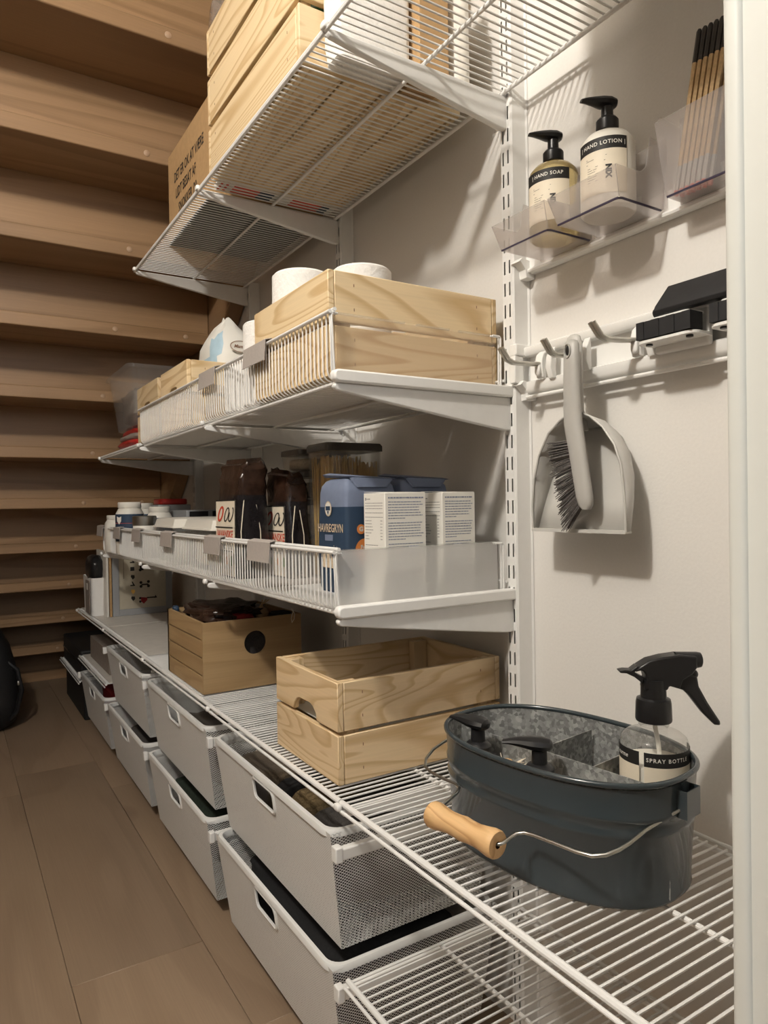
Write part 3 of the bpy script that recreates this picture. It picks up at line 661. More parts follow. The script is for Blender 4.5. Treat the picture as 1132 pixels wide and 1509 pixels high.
# ------------------------------------------------------------ third tier: food
def make_carton(x0, x1, y0, y1, z0, z1, label):
    c = thing('small_carton', label, 'carton', ((x0+x1)/2, (y0+y1)/2, z0), 'small white printed cartons')
    MB().box(x0, x1, y0, y1, z0, z1).build('carton_body', 'carton', c, bevel=.0008, bseg=1)
    MB().prism([(y0+.001, z1), (y1-.001, z1+.002), (y1-.001, z1+.0026), (y0+.001, z1+.0008)], 'x', x0+.0006, x1-.0006).build('top_flap', 'carton', c, smooth=0)
    f = plane_fn((x0, y0-.0003, z1), (1, 0, 0), (0, 0, 1)); r_ = random.Random(3); m = MB(); W = x1-x0
    def line(mb, f, xa, xb, zz, h):
        x = xa
        while x < xb-.001:
            l = r_.uniform(.0022, .0075); e = min(x+l, xb); rect(mb, f, x, e, -zz-h, -zz); x = e+.0009
    line(m, f, .006, W-.005, .0072, .0022)
    zz = .0145; n = 0
    while zz < (z1-z0)-.008:
        if n in (7, 14, 20): zz += .0032
        line(m, f, .006, W-.005-(r_.random()*.010 if n not in (6, 13) else .036), zz, .0013); zz += .0044; n += 1
    m.build('front_print', 'inkblue', c, smooth=0)
    g_ = plane_fn((x0-.0003, y1, z1), (0, -1, 0), (0, 0, 1)); D = y1-y0; m = MB(); rect(m, g_, .005, .009, -.012, -.0075); line(m, g_, .010, .022, .009, .0016)
    for zz in (.016, .0205, .025, .032, .039): line(m, g_, .005, D-.006, zz, .0011)
    for zz in (.045, .05, .055, .06, .065, .07, .075): line(m, g_, .005, D*.5*r_.uniform(.4, 1), zz, .0011); line(m, g_, D-.014, D-.008, zz, .0011)
    for zz in (.085, .093, .10, .106, .113, .12, .128): line(m, g_, .005, D*r_.uniform(.35, .8), zz, .0011)
    m.build('side_print', 'inkgrey', c, smooth=0)
    return c
c1 = make_carton(-.268, -.188, .9455, 1.012, L3+.003, L3+.178, 'small white printed carton in front of the nearer blue oat bag')
make_carton(-.154, -.083, .9455, 1.008, L3+.003, L3+.178, 'small white printed carton nearer the wall, right of its twin')
def oat_bag(x0, x1, y0, y1, z0, label, prints):
    b = thing('oat_bag', label, 'bag', ((x0+x1)/2, (y0+y1)/2, z0), 'blue paper bags of oats')
    def ring(z, d, sq=0, wob=0):
        return [(x+wob*math.sin(40*y), y+sq*((y0+y1)/2-y)+wob*math.sin(50*x), z) for x, y in rrect(x0+d, x1-d, y0+d, y1-d, .008, 3)]
    MB().loft([ring(z0, .002), ring(z0+.01, 0), ring(z0+.075, -.002), ring(z0+.153, 0, 0, .0005)]).build('lower_bag', 'navy', b, smooth=45)
    MB().loft([ring(z0+.1531, .0002, 0, .0005), ring(z0+.178, .0005, 0, .0008), ring(z0+.190, .002, .02, .0012), ring(z0+.199, .007, .06, .0015), ring(z0+.203, .014, .12, .001)]).build('upper_bag', 'bluebag', b, smooth=30)
    ym = (y0+y1)/2
    MB().loft([[(x0+.012, y0+.010, z0+.2032), (x1-.008, y0+.006, z0+.1995), (x1-.006, y1-.012, z0+.203), (x0+.010, y1-.010, z0+.2065)], [(x0+.008, y0+.006, z0+.206), (x1+.002, y0+.001, z0+.2015), (x1+.001, y1-.01, z0+.206), (x0+.006, y1-.008, z0+.2115)], [(x0+.016, y0+.018, z0+.209), (x1-.006, y0+.012, z0+.2045), (x1-.008, y1-.018, z0+.2085), (x0+.016, y1-.016, z0+.2145)]]).build('folded_top', 'bluebag', b, smooth=20)
    MB().loft([[(x0+.022, y0-.0005, z0+.186), (x1-.02, y0-.0005, z0+.186), (x1-.006, y0+.004, z0+.200), (x0+.010, y0+.004, z0+.2025)], [(x0+.026, y0-.0025, z0+.187), (x1-.024, y0-.0025, z0+.187), (x1-.010, y0+.001, z0+.2015), (x0+.014, y0+.001, z0+.204)]]).build('tucked_flap', 'bluebag', b, smooth=20)
    if prints:
        W = y1-y0; f = plane_fn((x0-.0026, ym, z0), (0, -1, 0), (0, 0, 1)); g_ = plane_fn((x0, y0-.0026, z0), (1, 0, 0), (0, 0, 1))
        m = MB(); put_text(m, 'HAVREGRYN', .0205, lambda a, c: f(a*.80-.002, c+.115), bold=.0003); disc(m, f, -.008, .150, .0125, 24, ry=.0135)
        for k in range(16): disc(m, f, .022+random.uniform(-.012, .016), .070+random.uniform(-.018, .02), random.uniform(.0008, .0024), 6)
        m.build('bag_lettering', 'oats', b)
        m = MB(); f2 = plane_fn((x0-.0029, ym, z0), (0, -1, 0), (0, 0, 1)); disc(m, f2, -.008, .150, .0105, 20, ry=.0115); m.build('round_badge', 'cream', b)
        m = MB(); f3 = plane_fn((x0-.0032, ym, z0), (0, -1, 0), (0, 0, 1)); rect(m, f3, -.0165, .0005, .147, .1545); put_text(m, 'v', .012, lambda a, c: f3(a-.008, c+.1435), bold=.0008); m.build('badge_print', 'navy', b)
        m = MB(); rect(m, f, -.022, .008, .093, .104); m.build('small_panel', 'bluebag', b)
        m = MB(); m.add([f(-.035, .045), f(.008, .045), f(.006, .062), f(-.004, .076), f(-.014, .083), f(-.026, .074), f(-.034, .06)], [tuple(range(7))]); m.build('oat_heap_print', 'oats', b)
        m = MB(); disc(m, g_, .028, .114, .0085, 20); disc(m, g_, .036, .078, .020, 26); m.build('orange_roundels', 'orange', b)
        g2 = plane_fn((x0, y0-.003, z0), (1, 0, 0), (0, 0, 1)); m = MB(); put_text(m, 'G', .011, lambda a, c: g2(a+.028, c+.114), bold=.0006); put_text(m, 'Fuld', .009, lambda a, c: g2(a+.034, c+.083), bold=.0004); put_text(m, 'korn', .009, lambda a, c: g2(a+.034, c+.074), bold=.0004); m.build('roundel_lettering', 'cream', b)
    return b
oat_bag(-.284, -.180, 1.045, 1.150, L3+.003, 'nearer blue paper oat bag with HAVREGRYN lettering and orange roundels', True)
oat_bag(-.168, -.062, 1.045, 1.145, L3+.003, 'blue paper oat bag nearer the wall, only its folded top showing', False)
# spaghetti jar
sp = thing('spaghetti_container', 'tall clear container of spaghetti behind the blue oat bags', 'container', (-.125, 1.315, L3+.003))
sx0, sx1, sy0, sy1, sz0, sz1 = -.198, -.066, 1.272, 1.372, L3+.003, L3+.272
def ringr(x0, x1, y0, y1, z, r=.012): return [(x, y, z) for x, y in rrect(x0, x1, y0, y1, r, 4)]
MB().loft([ringr(sx0+.004, sx1-.004, sy0+.004, sy1-.004, sz0), ringr(sx0, sx1, sy0, sy1, sz0+.006), ringr(sx0, sx1, sy0, sy1, sz1), ringr(sx0+.002, sx1-.002, sy0+.002, sy1-.002, sz1), ringr(sx0+.002, sx1-.002, sy0+.002, sy1-.002, sz0+.007)]).build('clear_body', 'glass', sp)
MB().loft([ringr(sx0-.003, sx1+.003, sy0-.003, sy1+.003, sz1+.0005), ringr(sx0-.003, sx1+.003, sy0-.003, sy1+.003, sz1+.012), ringr(sx0, sx1, sy0, sy1, sz1+.017)]).build('grey_lid', 'lidgrey', sp)
m = MB(); r_ = random.Random(5)
for k in range(300):
    x, y = r_.uniform(sx0+.010, sx1-.010), r_.uniform(sy0+.008, sy1-.010)
    if y > sy0+.06 and x > sx0+.05 and r_.random() < .6: continue
    hh = .262-r_.random()*.02-(.012 if x > -.11 else 0); m.tube([(x, y, sz0+.008), (x+r_.uniform(-.006, .006), min(y+r_.uniform(-.002, .008), sy1-.004), sz0+hh)], .0011, 4)
po = m.build('spaghetti', 'pasta', sp); po['kind'] = 'stuff'
def stack_tub(x0, x1, y0, y1, z0, h, label):
    t = thing('clear_container', label, 'container', ((x0+x1)/2, (y0+y1)/2, z0), 'stacked clear containers')
    MB().loft([ringr(x0+.004, x1-.004, y0+.004, y1-.004, z0), ringr(x0, x1, y0, y1, z0+h-.014), ringr(x0+.002, x1-.002, y0+.002, y1-.002, z0+h-.014), ringr(x0+.006, x1-.006, y0+.006, y1-.006, z0+.002)]).build('clear_body', 'cleartub', t)
    MB().loft([ringr(x0-.002, x1+.002, y0-.002, y1+.002, z0+h-.0135), ringr(x0-.002, x1+.002, y0-.002, y1+.002, z0+h-.002), ringr(x0+.002, x1-.002, y0+.002, y1-.002, z0+h)]).build('grey_lid', 'lidgrey', t)
    MB().blob(((x0+x1)/2, (y0+y1)/2, z0+h*.33), (x1-x0)*.42, (y1-y0)*.42, h*.28, .4, .4, 20, 10, .02, 5).build('contents', 'oats', t, smooth=60)
for k, (h, p) in enumerate(((.085, 'bottom'), (.085, 'second'), (.062, 'third'), (.050, 'topmost'))):
    stack_tub(-.205, -.075, 1.392, 1.495, L3+.003+sum((.085, .085, .062, .050)[:k]), h, 'small clear container behind the spaghetti, %s of the stack' % p)
# rice bags
def rice_bag(x0, x1, y0, y1, z0, h, label, ax_off, seed):
    b = thing('rice_bag', label, 'bag', ((x0+x1)/2, (y0+y1)/2, z0), 'black foil bags of rice'); r_ = np.random.default_rng(seed); ph = r_.uniform(0, 6, 8)
    xm, ym = (x0+x1)/2, (y0+y1)/2
    def ring(t, fx, fy, sx=0):
        out = []
        for x, y in rrect(x0, x1, y0, y1, .012, 3):
            out.append((xm+(x-xm)*fx+sx+.0022*math.sin(70*y+ph[0]+9*t), ym+(y-ym)*fy+.0022*math.sin(60*x+ph[1]+11*t)+ax_off*t*t, z0+h*t+((.008*math.sin(75*y+ph[2])+.004*math.sin(160*x+ph[3])) if t > .88 else 0)))
        return out
    MB().loft([ring(0, .96, .96), ring(.03, 1, 1), ring(.3, 1.02, 1.0), ring(.55, 1.0, .99), ring(.70, .97, .97)]).build('bag_body', 'blackfoil', b, smooth=45)
    MB().loft([ring(.7001, .971, .971), ring(.78, .96, .97, .001), ring(.84, .92, .98, -.002), ring(.90, .90, .93, .003), ring(.945, .80, .95, -.001), ring(.965, .62, .90, .004), ring(1.0, .50, .86, .001), ring(.985, .40, .70, .001)]).build('tinted_top', 'brownfoil', b, smooth=40)
    W = y1-y0
    def f(a, c, o=.0024):   # a along -y from the centre, c = height fraction
        fx = 1.02 if c < .4 else 1.02-(c-.4)*.1
        return (xm-(xm-x0)*fx-o, ym-a+ax_off*c*c, z0+h*c)
    m = MB(); rect(m, f, -W*.47, W*.40, .02, .66); m.build('label_panel', 'label', b, smooth=0)
    ff = lambda a, c: f(a, c, .0029)
    m = MB()
    for c0, c1 in ((.425, .435), (.225, .235), (.655, .665)): rect(m, ff, -W*.47, W*(.30 if c0 < .6 else .40), c0, c1)
    m.add([ff(W*.375, .02), ff(W*.40, .02), ff(W*.40, .66), ff(W*.375, .66)], [(0, 1, 2, 3)])
    for cx, s_ in ((.005, 1), (.032, 1)):
        n = 20; o1 = [ff(cx+.014*math.cos(6.2832*i/n)+.2*.05*math.sin(6.2832*i/n), .54+.062*math.sin(6.2832*i/n)) for i in range(n)]; o2 = [ff(cx+.009*math.cos(6.2832*i/n)+.2*.04*math.sin(6.2832*i/n), .54+.050*math.sin(6.2832*i/n)) for i in range(n)]
        if s_: m.add(o1+o2, [(i, (i+1) % n, n+(i+1) % n, n+i) for i in range(n) if not (cx > .02 and 4 < i < 9)])
    put_text(m, 'FINE RIS', .024, lambda a, c: ff(a-.006, .275+c/h)); m.build('black_lettering', 'ink', b, smooth=0)
    m = MB(); put_text(m, 'JAVANSKE', .024, lambda a, c: ff(a*.92-.006, .37+c/h), bold=.0003)
    n = 20; cx = -.034; o1 = [ff(cx+.017*math.cos(6.2832*i/n)+.01*math.sin(6.2832*i/n), .545+.068*math.sin(6.2832*i/n)) for i in range(n)]; o2 = [ff(cx+.009*math.cos(6.2832*i/n)+.007*math.sin(6.2832*i/n), .545+.048*math.sin(6.2832*i/n)) for i in range(n)]
    m.add(o1+o2, [(i, (i+1) % n, n+(i+1) % n, n+i) for i in range(n)]); m.build('red_lettering', 'redprint', b, smooth=0)
    m = MB(); rect(m, ff, -.050, -.026, .11, .18); disc(m, ff, .036, .15, .011, 18, ry=.042); m.build('green_marks', 'greenprint', b, smooth=0)
    m = MB(); disc(m, ff, .008, .15, .0075, 16, ry=.035); m.build('orange_mark', 'orange', b, smooth=0)
    m = MB(); m.tube([(x0+.006, y0-.0035, z0+.004), (x0+.004, y0-.0045, z0+h*.4), (x0+.012, y0-.003, z0+h*.66)], .0012, 5); m.tube([(x1-.020, y0-.003, z0+.004), (x1-.022, y0-.004, z0+h*.4), (x1-.03, y0-.002, z0+h*.62)], .0010, 5); m.build('seam_line', 'label', b)
rice_bag(-.338, -.268, 1.418, 1.562, L3+.003, .258, 'nearer black foil rice bag with cream label and red lettering', -.012, 4)
rice_bag(-.250, -.197, 1.352, 1.475, L3+.003, .236, 'slumped black foil rice bag in the shade beside the spaghetti', .018, 9)
# lidded cream tubs
def lid_tub(y0, y1, label):
    x0, x1, z0, h = -.338, -.115, L3+.005, .098
    t = thing('lidded_tub', label, 'tub', ((x0+x1)/2, (y0+y1)/2, z0), 'clear tubs with cream lids')
    def ch(d, z, c=.03): return [(x, y, z) for x, y in [(x0+d+c, y0+d), (x1-d-c, y0+d), (x1-d, y0+d+c), (x1-d, y1-d-c), (x1-d-c, y1-d), (x0+d+c, y1-d), (x0+d, y1-d-c), (x0+d, y0+d+c)]]
    MB().loft([ch(.014, z0), ch(.004, z0+h), ch(.006, z0+h), ch(.016, z0+.002)]).build('tub_body', 'cleartub', t, smooth=20)
    MB().loft([ch(-.001, z0+h+.0003), ch(0, z0+h+.004), ch(.004, z0+h+.005), ch(.010, z0+h+.024), ch(.018, z0+h+.027)]).build('lid', 'cream', t, smooth=20)
    MB().box(x0+.055, x0+.09, y0+.0005, y0+.008, z0+h+.006, z0+h+.022).build('catch', 'cream', t, bevel=.002)
    MB().blob(((x0+x1)/2, (y0+y1)/2, z0+.043), (x1-x0)*.40, (y1-y0)*.40, .040, .4, .4, 24, 12, .02, 8).build('contents', 'oats', t, smooth=60)
lid_tub(1.575, 1.865, 'nearer clear tub with cream lid beside the black rice bags')
lid_tub(1.900, 2.170, 'farther clear tub with cream lid, second from the rice bags')
# blue-grey lidded box behind the tubs
tag(MB().box(-.105, -.05, 1.57, 2.02, L3+.005, L3+.137).build('flat_box', 'bluebag', bevel=.004, loc=(-.08, 1.8, L3+.005)), 'blue-grey flat box behind the cream lidded tubs', 'box')
def jar(x, y, z, R1, h, label, lab=True):
    j = thing('white_jar', label, 'jar', (x, y, z), 'white screw-top jars')
    MB().lathe([(0, 0), (R1*.96, 0), (R1, .004), (R1, h*.74), (R1*.97, h*.785), (R1*.80, h*.87), (R1*.76, h*.885), (0, h*.885)], 32, (x, y, z)).build('jar_body', 'cream', j)
    MB().lathe([(0, h*.886), (R1*.80, h*.886), (R1*.82, h*.90), (R1*.82, h*.985), (R1*.78, h), (0, h)], 32, (x, y, z)).build('screw_lid', 'cream', j)
    if lab:
        mb = MB(); n = 24
        for zz0_, zz1_, mi in ((h*.60, h*.77, 0), (h*.25, h*.59, 0), (h*.592, h*.602, 1)):
            a0, a1 = math.radians(170), math.radians(330); vs = []
            for z_ in (zz0_, zz1_): vs += [(x+(R1+.0004)*math.cos(a0+(a1-a0)*i/n), y+(R1+.0004)*math.sin(a0+(a1-a0)*i/n), z+z_) for i in range(n+1)]
            mb.add(vs, [(i, i+1, n+2+i, n+1+i) for i in range(n)], mi)
        mb.build('wrap_label', ['navy', 'red'], j)
        a = math.radians(212); f = plane_fn((x+(R1+.0012)*math.cos(a), y+(R1+.0012)*math.sin(a), z+h*.66), (-math.sin(a), math.cos(a), 0), (0, 0, 1)); m = MB(); m.add([f(-.010, .012), f(0, .008), f(.010, .012), f(.009, -.004), f(0, -.015), f(-.009, -.004)], [tuple(range(6))]); m.build('shield_mark', 'cream', j)
    return j
jar(-.333, 2.47, L3+.005, .046, .175, 'white jar with navy wrap label at the far end of the basket')
jar(-.255, 2.62, L3+.005, .045, .172, 'white jar standing right behind the navy-labelled jar')
jar(-.262, 2.36, L3+.005, .042, .158, 'shorter white jar right of the navy-labelled jar', True)
jar(-.345, 2.63, L3+.005, .040, .130, 'small white tub left of the navy-labelled jar', False)
cn = thing('tin_can', 'steel and white tin leaning beside the white jars', 'tin', (-.335, 2.255, L3+.005))
MB().lathe([(0, 0), (.034, 0), (.035, .003), (.035, .10), (.033, .104), (.033, .101), (0, .101)], 28, (-.335, 2.255, L3+.005)).build('tin_body', 'cream', cn)
MB().lathe([(.0355, .100), (.0362, .104), (.0362, .128), (.034, .130), (0, .130)], 28, (-.335, 2.255, L3+.005)).build('steel_lid', 'steel', cn)
tag(MB().prism(rrect(-.235, -.135, 2.46, 2.56, .02, 4), 'z', L3+.170, L3+.190).build('red_lid', 'red', bevel=.004, loc=(-.185, 2.51, L3+.170)), 'flat red plastic lid on top of the grey carton behind the jars', 'dish')  # red plastic lid lying loose on the carton
tag(MB().box(-.242, -.128, 2.455, 2.565, L3+.005, L3+.1695).build('dark_carton', 'lightgreyboard', bevel=.003, loc=(-.185, 2.51, L3+.005)), 'grey carton under the flat red plastic lid', 'carton')
et = thing('dark_tray', 'dark slotted tray lying behind the cream tubs', 'tray', (-.17, 2.30, L3+.005))
MB().box(-.215, -.06, 2.215, 2.42, L3+.005, L3+.150).build('tray_body', 'lightgreyboard', et, bevel=.003)
for k in range(2): MB().box(-.205+k*.075, -.145+k*.075, 2.212, 2.2155, L3+.128, L3+.146).build('slot_window', 'black', et, smooth=0)

# ------------------------------------------------------------ bottom tier, far half
wb = thing('wooden_box', 'brown wooden box with round hole and three side slits', 'box', (-.237, 1.752, L4+.003))
x0, x1, y0, y1, z0, z1, t = -.362, -.110, 1.602, 1.905, L4+.0035, L4+.170, .007
# front with round hole
hc, hr, n = (-.232, L4+.111), .0285, 32
outer = []; 
for i in range(n):
    a = 2*math.pi*(i+.5)/n; dx, dz = math.cos(a), math.sin(a); s_ = min(((x1-hc[0]) if dx > 0 else (hc[0]-x0))/max(abs(dx), 1e-6), ((z1-hc[1]) if dz > 0 else (hc[1]-z0))/max(abs(dz), 1e-6)); outer.append((hc[0]+dx*s_, hc[1]+dz*s_))
def corner_fix(pts):
    for cx, cz in ((x0, z0), (x1, z0), (x0, z1), (x1, z1)):
        k = min(range(n), key=lambda i: (pts[i][0]-cx)**2+(pts[i][1]-cz)**2); pts[k] = (cx, cz)
corner_fix(outer); inner = [(hc[0]+hr*math.cos(2*math.pi*(i+.5)/n), hc[1]+hr*math.sin(2*math.pi*(i+.5)/n)) for i in range(n)]
m = MB(); vs = [(x, y0, z) for x, z in outer]+[(x, y0, z) for x, z in inner]+[(x, y0+t, z) for x, z in inner]+[(x, y0+t, z) for x, z in outer]
m.add(vs, [(i, (i+1) % n, n+(i+1) % n, n+i) for i in range(n)]+[(n+i, n+(i+1) % n, 2*n+(i+1) % n, 2*n+i) for i in range(n)]+[(2*n+i, 2*n+(i+1) % n, 3*n+(i+1) % n, 3*n+i) for i in range(n)]+[(3*n+i, 3*n+(i+1) % n, (i+1) % n, i) for i in range(n)])
m.build('front_panel', 'ply_x', wb, smooth=30)
MB().box(x0, x1, y1-t, y1, z0, z1).build('back_panel', 'ply_x', wb); MB().box(x1-t, x1, y0+t, y1-t, z0, z1).build('side_panel', 'ply_y', wb); MB().box(x0+t, x1-t, y0+t, y1-t, z0, z0+.006).build('bottom_panel', 'ply_y', wb)
zs = [0, .042, .084, .126, .1665]
for k in range(4): MB().box(x0, x0+t, y0+t, y1-t, z0+zs[k]+(.0020 if k else 0), z0+zs[k+1]-.0020*(k < 3)).build('side_slat', 'ply_y', wb, smooth=0)
MB().box(x0+t, x0+t+.003, y0+t, y1-t, z0+.007, z1-.05).build('inner_lining', 'hole', wb, smooth=0)  # near-black sheet close behind the side slits
for yy in (y0, y1-.012): MB().box(x0, x0+t, yy+.0005, yy+.0119, z0, z1).build('corner_strip', 'ply_y', wb, smooth=0) if yy > y0 else None
tag(MB().blob((-.235, 1.76, L4+.080), .105, .13, .058, .5, .5, 30, 16, .05, 51).build('grey_fleece_bag', 'clothgrey', loc=(-.235, 1.76, L4+.02), smooth=60), 'dark grey fleecy bag inside the brown wooden box', 'bag')
tag(MB().blob((-.255, 1.76, L4+.171), .088, .115, .022, .6, .6, 34, 16, .09, 52).build('food_bag', 'brownfoil', loc=(-.25, 1.76, L4+.145), smooth=60), 'crumpled brown plastic bag lying on top in the wooden box', 'bag')
tag(MB().blob((-.245, 1.665, L4+.166), .034, .022, .014, .8, .8, 24, 12, .05, 53).build('red_bag', 'redcloth', loc=(-.235, 1.665, L4+.155), smooth=60), 'small dark red bag at the front rim of the wooden box', 'bag')
on_ = thing('onion', 'pale onion at the rim of the brown wooden box', 'onion', (-.185, 1.665, L4+.155))
MB().lathe([(0, 0), (.010, .001), (.017, .008), (.0185, .016), (.014, .025), (.006, .030), (.003, .036), (0, .037)], 20, (-.190, 1.665, L4+.156)).build('bulb', 'onion', on_)
m = MB()
for k in range(6): a = k*1.05; m.tube([(-.190, 1.665, L4+.190), (-.190+.006*math.cos(a)+.008, 1.665+.006*math.sin(a), L4+.199), (-.190+.009*math.cos(a)+.012, 1.665+.008*math.sin(a), L4+.203)], .0012, 5)
m.build('dry_roots', 'stick', on_)
bb_ = thing('black_pouch', 'black pouch with white string loop at the box corner', 'pouch', (-.15, 1.64, L4+.14))
MB().blob((-.142, 1.655, L4+.163), .026, .028, .010, .6, .6, 20, 10, .05, 54).build('pouch_body', 'clothblack', bb_, smooth=60)
MB().tube([(-.136, 1.598, L4+.170), (-.132, 1.596, L4+.179), (-.138, 1.597, L4+.186), (-.133, 1.612, L4+.182), (-.128, 1.600, L4+.172), (-.131, 1.597, L4+.158), (-.137, 1.597, L4+.150), (-.139, 1.597, L4+.160)], .0008, 5, closed=True).build('string_loop', 'carton', bb_)
tag(MB().blob((-.345, 1.885, L4+.1695), .008, .010, .009, .6, .6, 14, 8, 0, 1).build('blue_clip', 'navy', loc=(-.345, 1.885, L4+.161), smooth=60), 'small dark blue clip on the back corner of the wooden box', 'clip')
# framed picture board
fbx = thing('framed_board', 'grey framed board with small key pictures standing on the bottom shelf', 'picture board', (-.19, 2.97, L4+.003))
bx0, bx1, bz0, bz1, by = -.300, -.062, L4+.005, L4+.270, 2.962
for nm, q in (('frame_side', (bx0, bx0+.026, bz0, bz1)), ('frame_side', (bx1-.026, bx1, bz0, bz1)), ('frame_side', (bx0+.0262, bx1-.0262, bz0, bz0+.026)), ('frame_side', (bx0+.0262, bx1-.0262, bz1-.026, bz1))):
    MB().box(q[0], q[1], by, by+.012, q[2], q[3]).build(nm, 'lightgreyboard', fbx, bevel=.001)
MB().box(bx0+.02, bx1-.02, by+.004, by+.010, bz0+.02, bz1-.02).build('picture', 'boardface', fbx, smooth=0)
fk = plane_fn((bx0+.03, by+.0036, bz0+.03), (1, 0, 0), (0, 0, 1)); m = MB(); mr = MB(); my = MB()
for k, zz in enumerate((.03, .058, .088, .118, .150, .182)):
    q = my if k == 1 else m
    if k in (2, 5): rect(m, fk, .040, .058, zz, zz+.005); m.add([fk(.052, zz), fk(.058, zz), fk(.050, zz+.018), fk(.045, zz+.018)], [(0, 1, 2, 3)])
    elif k == 4: rect(m, fk, .041, .057, zz, zz+.016)
    else: q.add([fk(.042, zz+.008), fk(.050, zz-.004), fk(.058, zz+.004), fk(.057, zz+.014), fk(.044, zz+.016)], [(0, 1, 2, 3, 4)])
mr.add([fk(.082, .022), fk(.092, .012), fk(.106, .026), fk(.106, .036), fk(.080, .040)], [tuple(range(5))])
rect(m, fk, .104, .140, .033, .0385); m.add([fk(.134, .032), fk(.146, .033), fk(.140, .045)], [(0, 1, 2)])
for cz in (.036, .022): disc(m, fk, .078, cz, .005, 10)
for cx, cz in ((.082, .084), (.082, .100), (.112, .084), (.112, .102)): disc(m, fk, cx, cz, .006, 10)
rect(m, fk, .084, .112, .088, .094); m.add([fk(.078, .15), fk(.094, .15), fk(.088, .185), fk(.080, .185)], [(0, 1, 2, 3)]); disc(m, fk, .080, .152, .006, 10); disc(m, fk, .080, .185, .006, 10)
rect(m, fk, .014, .0155, .12, .20)
m.build('black_key_pictures', 'ink', fbx, smooth=0); mr.build('red_key_picture', 'redcloth', fbx, smooth=0); my.build('yellow_key_picture', 'pasta', fbx, smooth=0)
for k in range(2):
    o = MB().box(bx0-.012-k*.012, bx0-.012-k*.012+.009, by-.004, by+.20, bz0, bz1).build('thin_board', 'cream' if k else 'card', loc=(bx0-.012-k*.012, by+.1, bz0), bevel=.001)
    tag(o, ('pale thin board standing on edge left of the framed board' if k else 'brown thin board on edge touching the framed board'), 'board')
# white holder with black bag
hd = thing('white_holder', 'white plastic holder with grey front at the far end of the bottom shelf', 'holder', (-.34, 3.1, L4+.003))
def hring(z, d): return [(x, y, z) for x, y in rrect(-.368-d*.3, -.318+d, 3.02-d, 3.22+d*2, .016, 4)]
MB().loft([hring(L4+.005, 0), hring(L4+.10, .003), hring(L4+.160, .006), hring(L4+.160, .003), hring(L4+.10, 0), hring(L4+.008, -.003)]).build('holder_body', 'white', hd)
MB().prism(rrect(3.04, 3.135, L4+.012, L4+.148, .01, 3), 'x', -.3745, -.372).build('grey_front', 'pouch', hd)
MB().box(-.3752, -.3744, 3.075, 3.105, L4+.108, L4+.135).build('white_label', 'carton', hd, smooth=0)
tag(MB().blob((-.345, 3.09, L4+.196), .030, .075, .055, .7, .7, 28, 16, .03, 61).build('black_bag', 'black', loc=(-.345, 3.09, L4+.141), smooth=60), 'shiny black bag stuffed in the white plastic holder', 'bag')
# low far things
tag(MB().box(-.34, -.08, 2.85, 3.26, .305, .398).build('small_box', 'pouch', bevel=.003, loc=(-.21, 3.05, .305)), 'small grey-brown box on the low white shelf beyond the drawers', 'box')
bc = thing('black_case', 'black case on the lowest far shelf', 'case', (-.2, 3.62, .19))
MB().box(-.365, -.06, 3.36, 3.90, .1905, .315).build('case_body', 'blackmatte', bc, bevel=.008); MB().box(-.367, -.058, 3.358, 3.902, .250, .256).build('lid_seam', 'black', bc, smooth=0)
tag(MB().box(-.355, -.08, 3.36, 3.90, 0, .165).build('storage_box', 'blackmatte', bevel=.008, loc=(-.2, 3.63, 0)), 'black storage box on the floor under the lowest far shelf', 'box')
# black backpack on the floor at the left edge
bp_ = thing('black_backpack', 'black backpack standing on the dark floor at the left edge', 'backpack', (-.86, 3.5, 0))
def bring(z, a, b): return [(-.86+a*math.copysign(abs(math.cos(t))**.55, math.cos(t)), 3.52+b*math.copysign(abs(math.sin(t))**.55, math.sin(t)), z) for t in [2*math.pi*i/28 for i in range(28)]]
MB().loft([bring(.0, .20, .13), bring(.03, .245, .16), bring(.12, .262, .17), bring(.26, .250, .165), bring(.36, .225, .15), bring(.44, .185, .12), bring(.485, .12, .08), bring(.50, .04, .03)]).build('pack_body', 'blackmatte', bp_, smooth=50)
MB().blob((-.86, 3.36, .16), .17, .05, .12, .5, .5, 24, 14, .02, 3).build('front_pocket', 'clothblack', bp_, smooth=60)
MB().tube([(-.655, 3.41, .30), (-.615, 3.40, .26), (-.600, 3.39, .17), (-.62, 3.39, .08), (-.65, 3.40, .05)], .010, 8).build('strap', 'black', bp_)
MB().blob((-.612, 3.382, .205), .006, .006, .010, .7, .7, 12, 8).build('buckle', 'steel', bp_)
MB().tube([(-.90, 3.52, .49), (-.89, 3.52, .535), (-.83, 3.52, .535), (-.82, 3.52, .49)], .009, 8).build('carry_handle', 'clothblack', bp_)

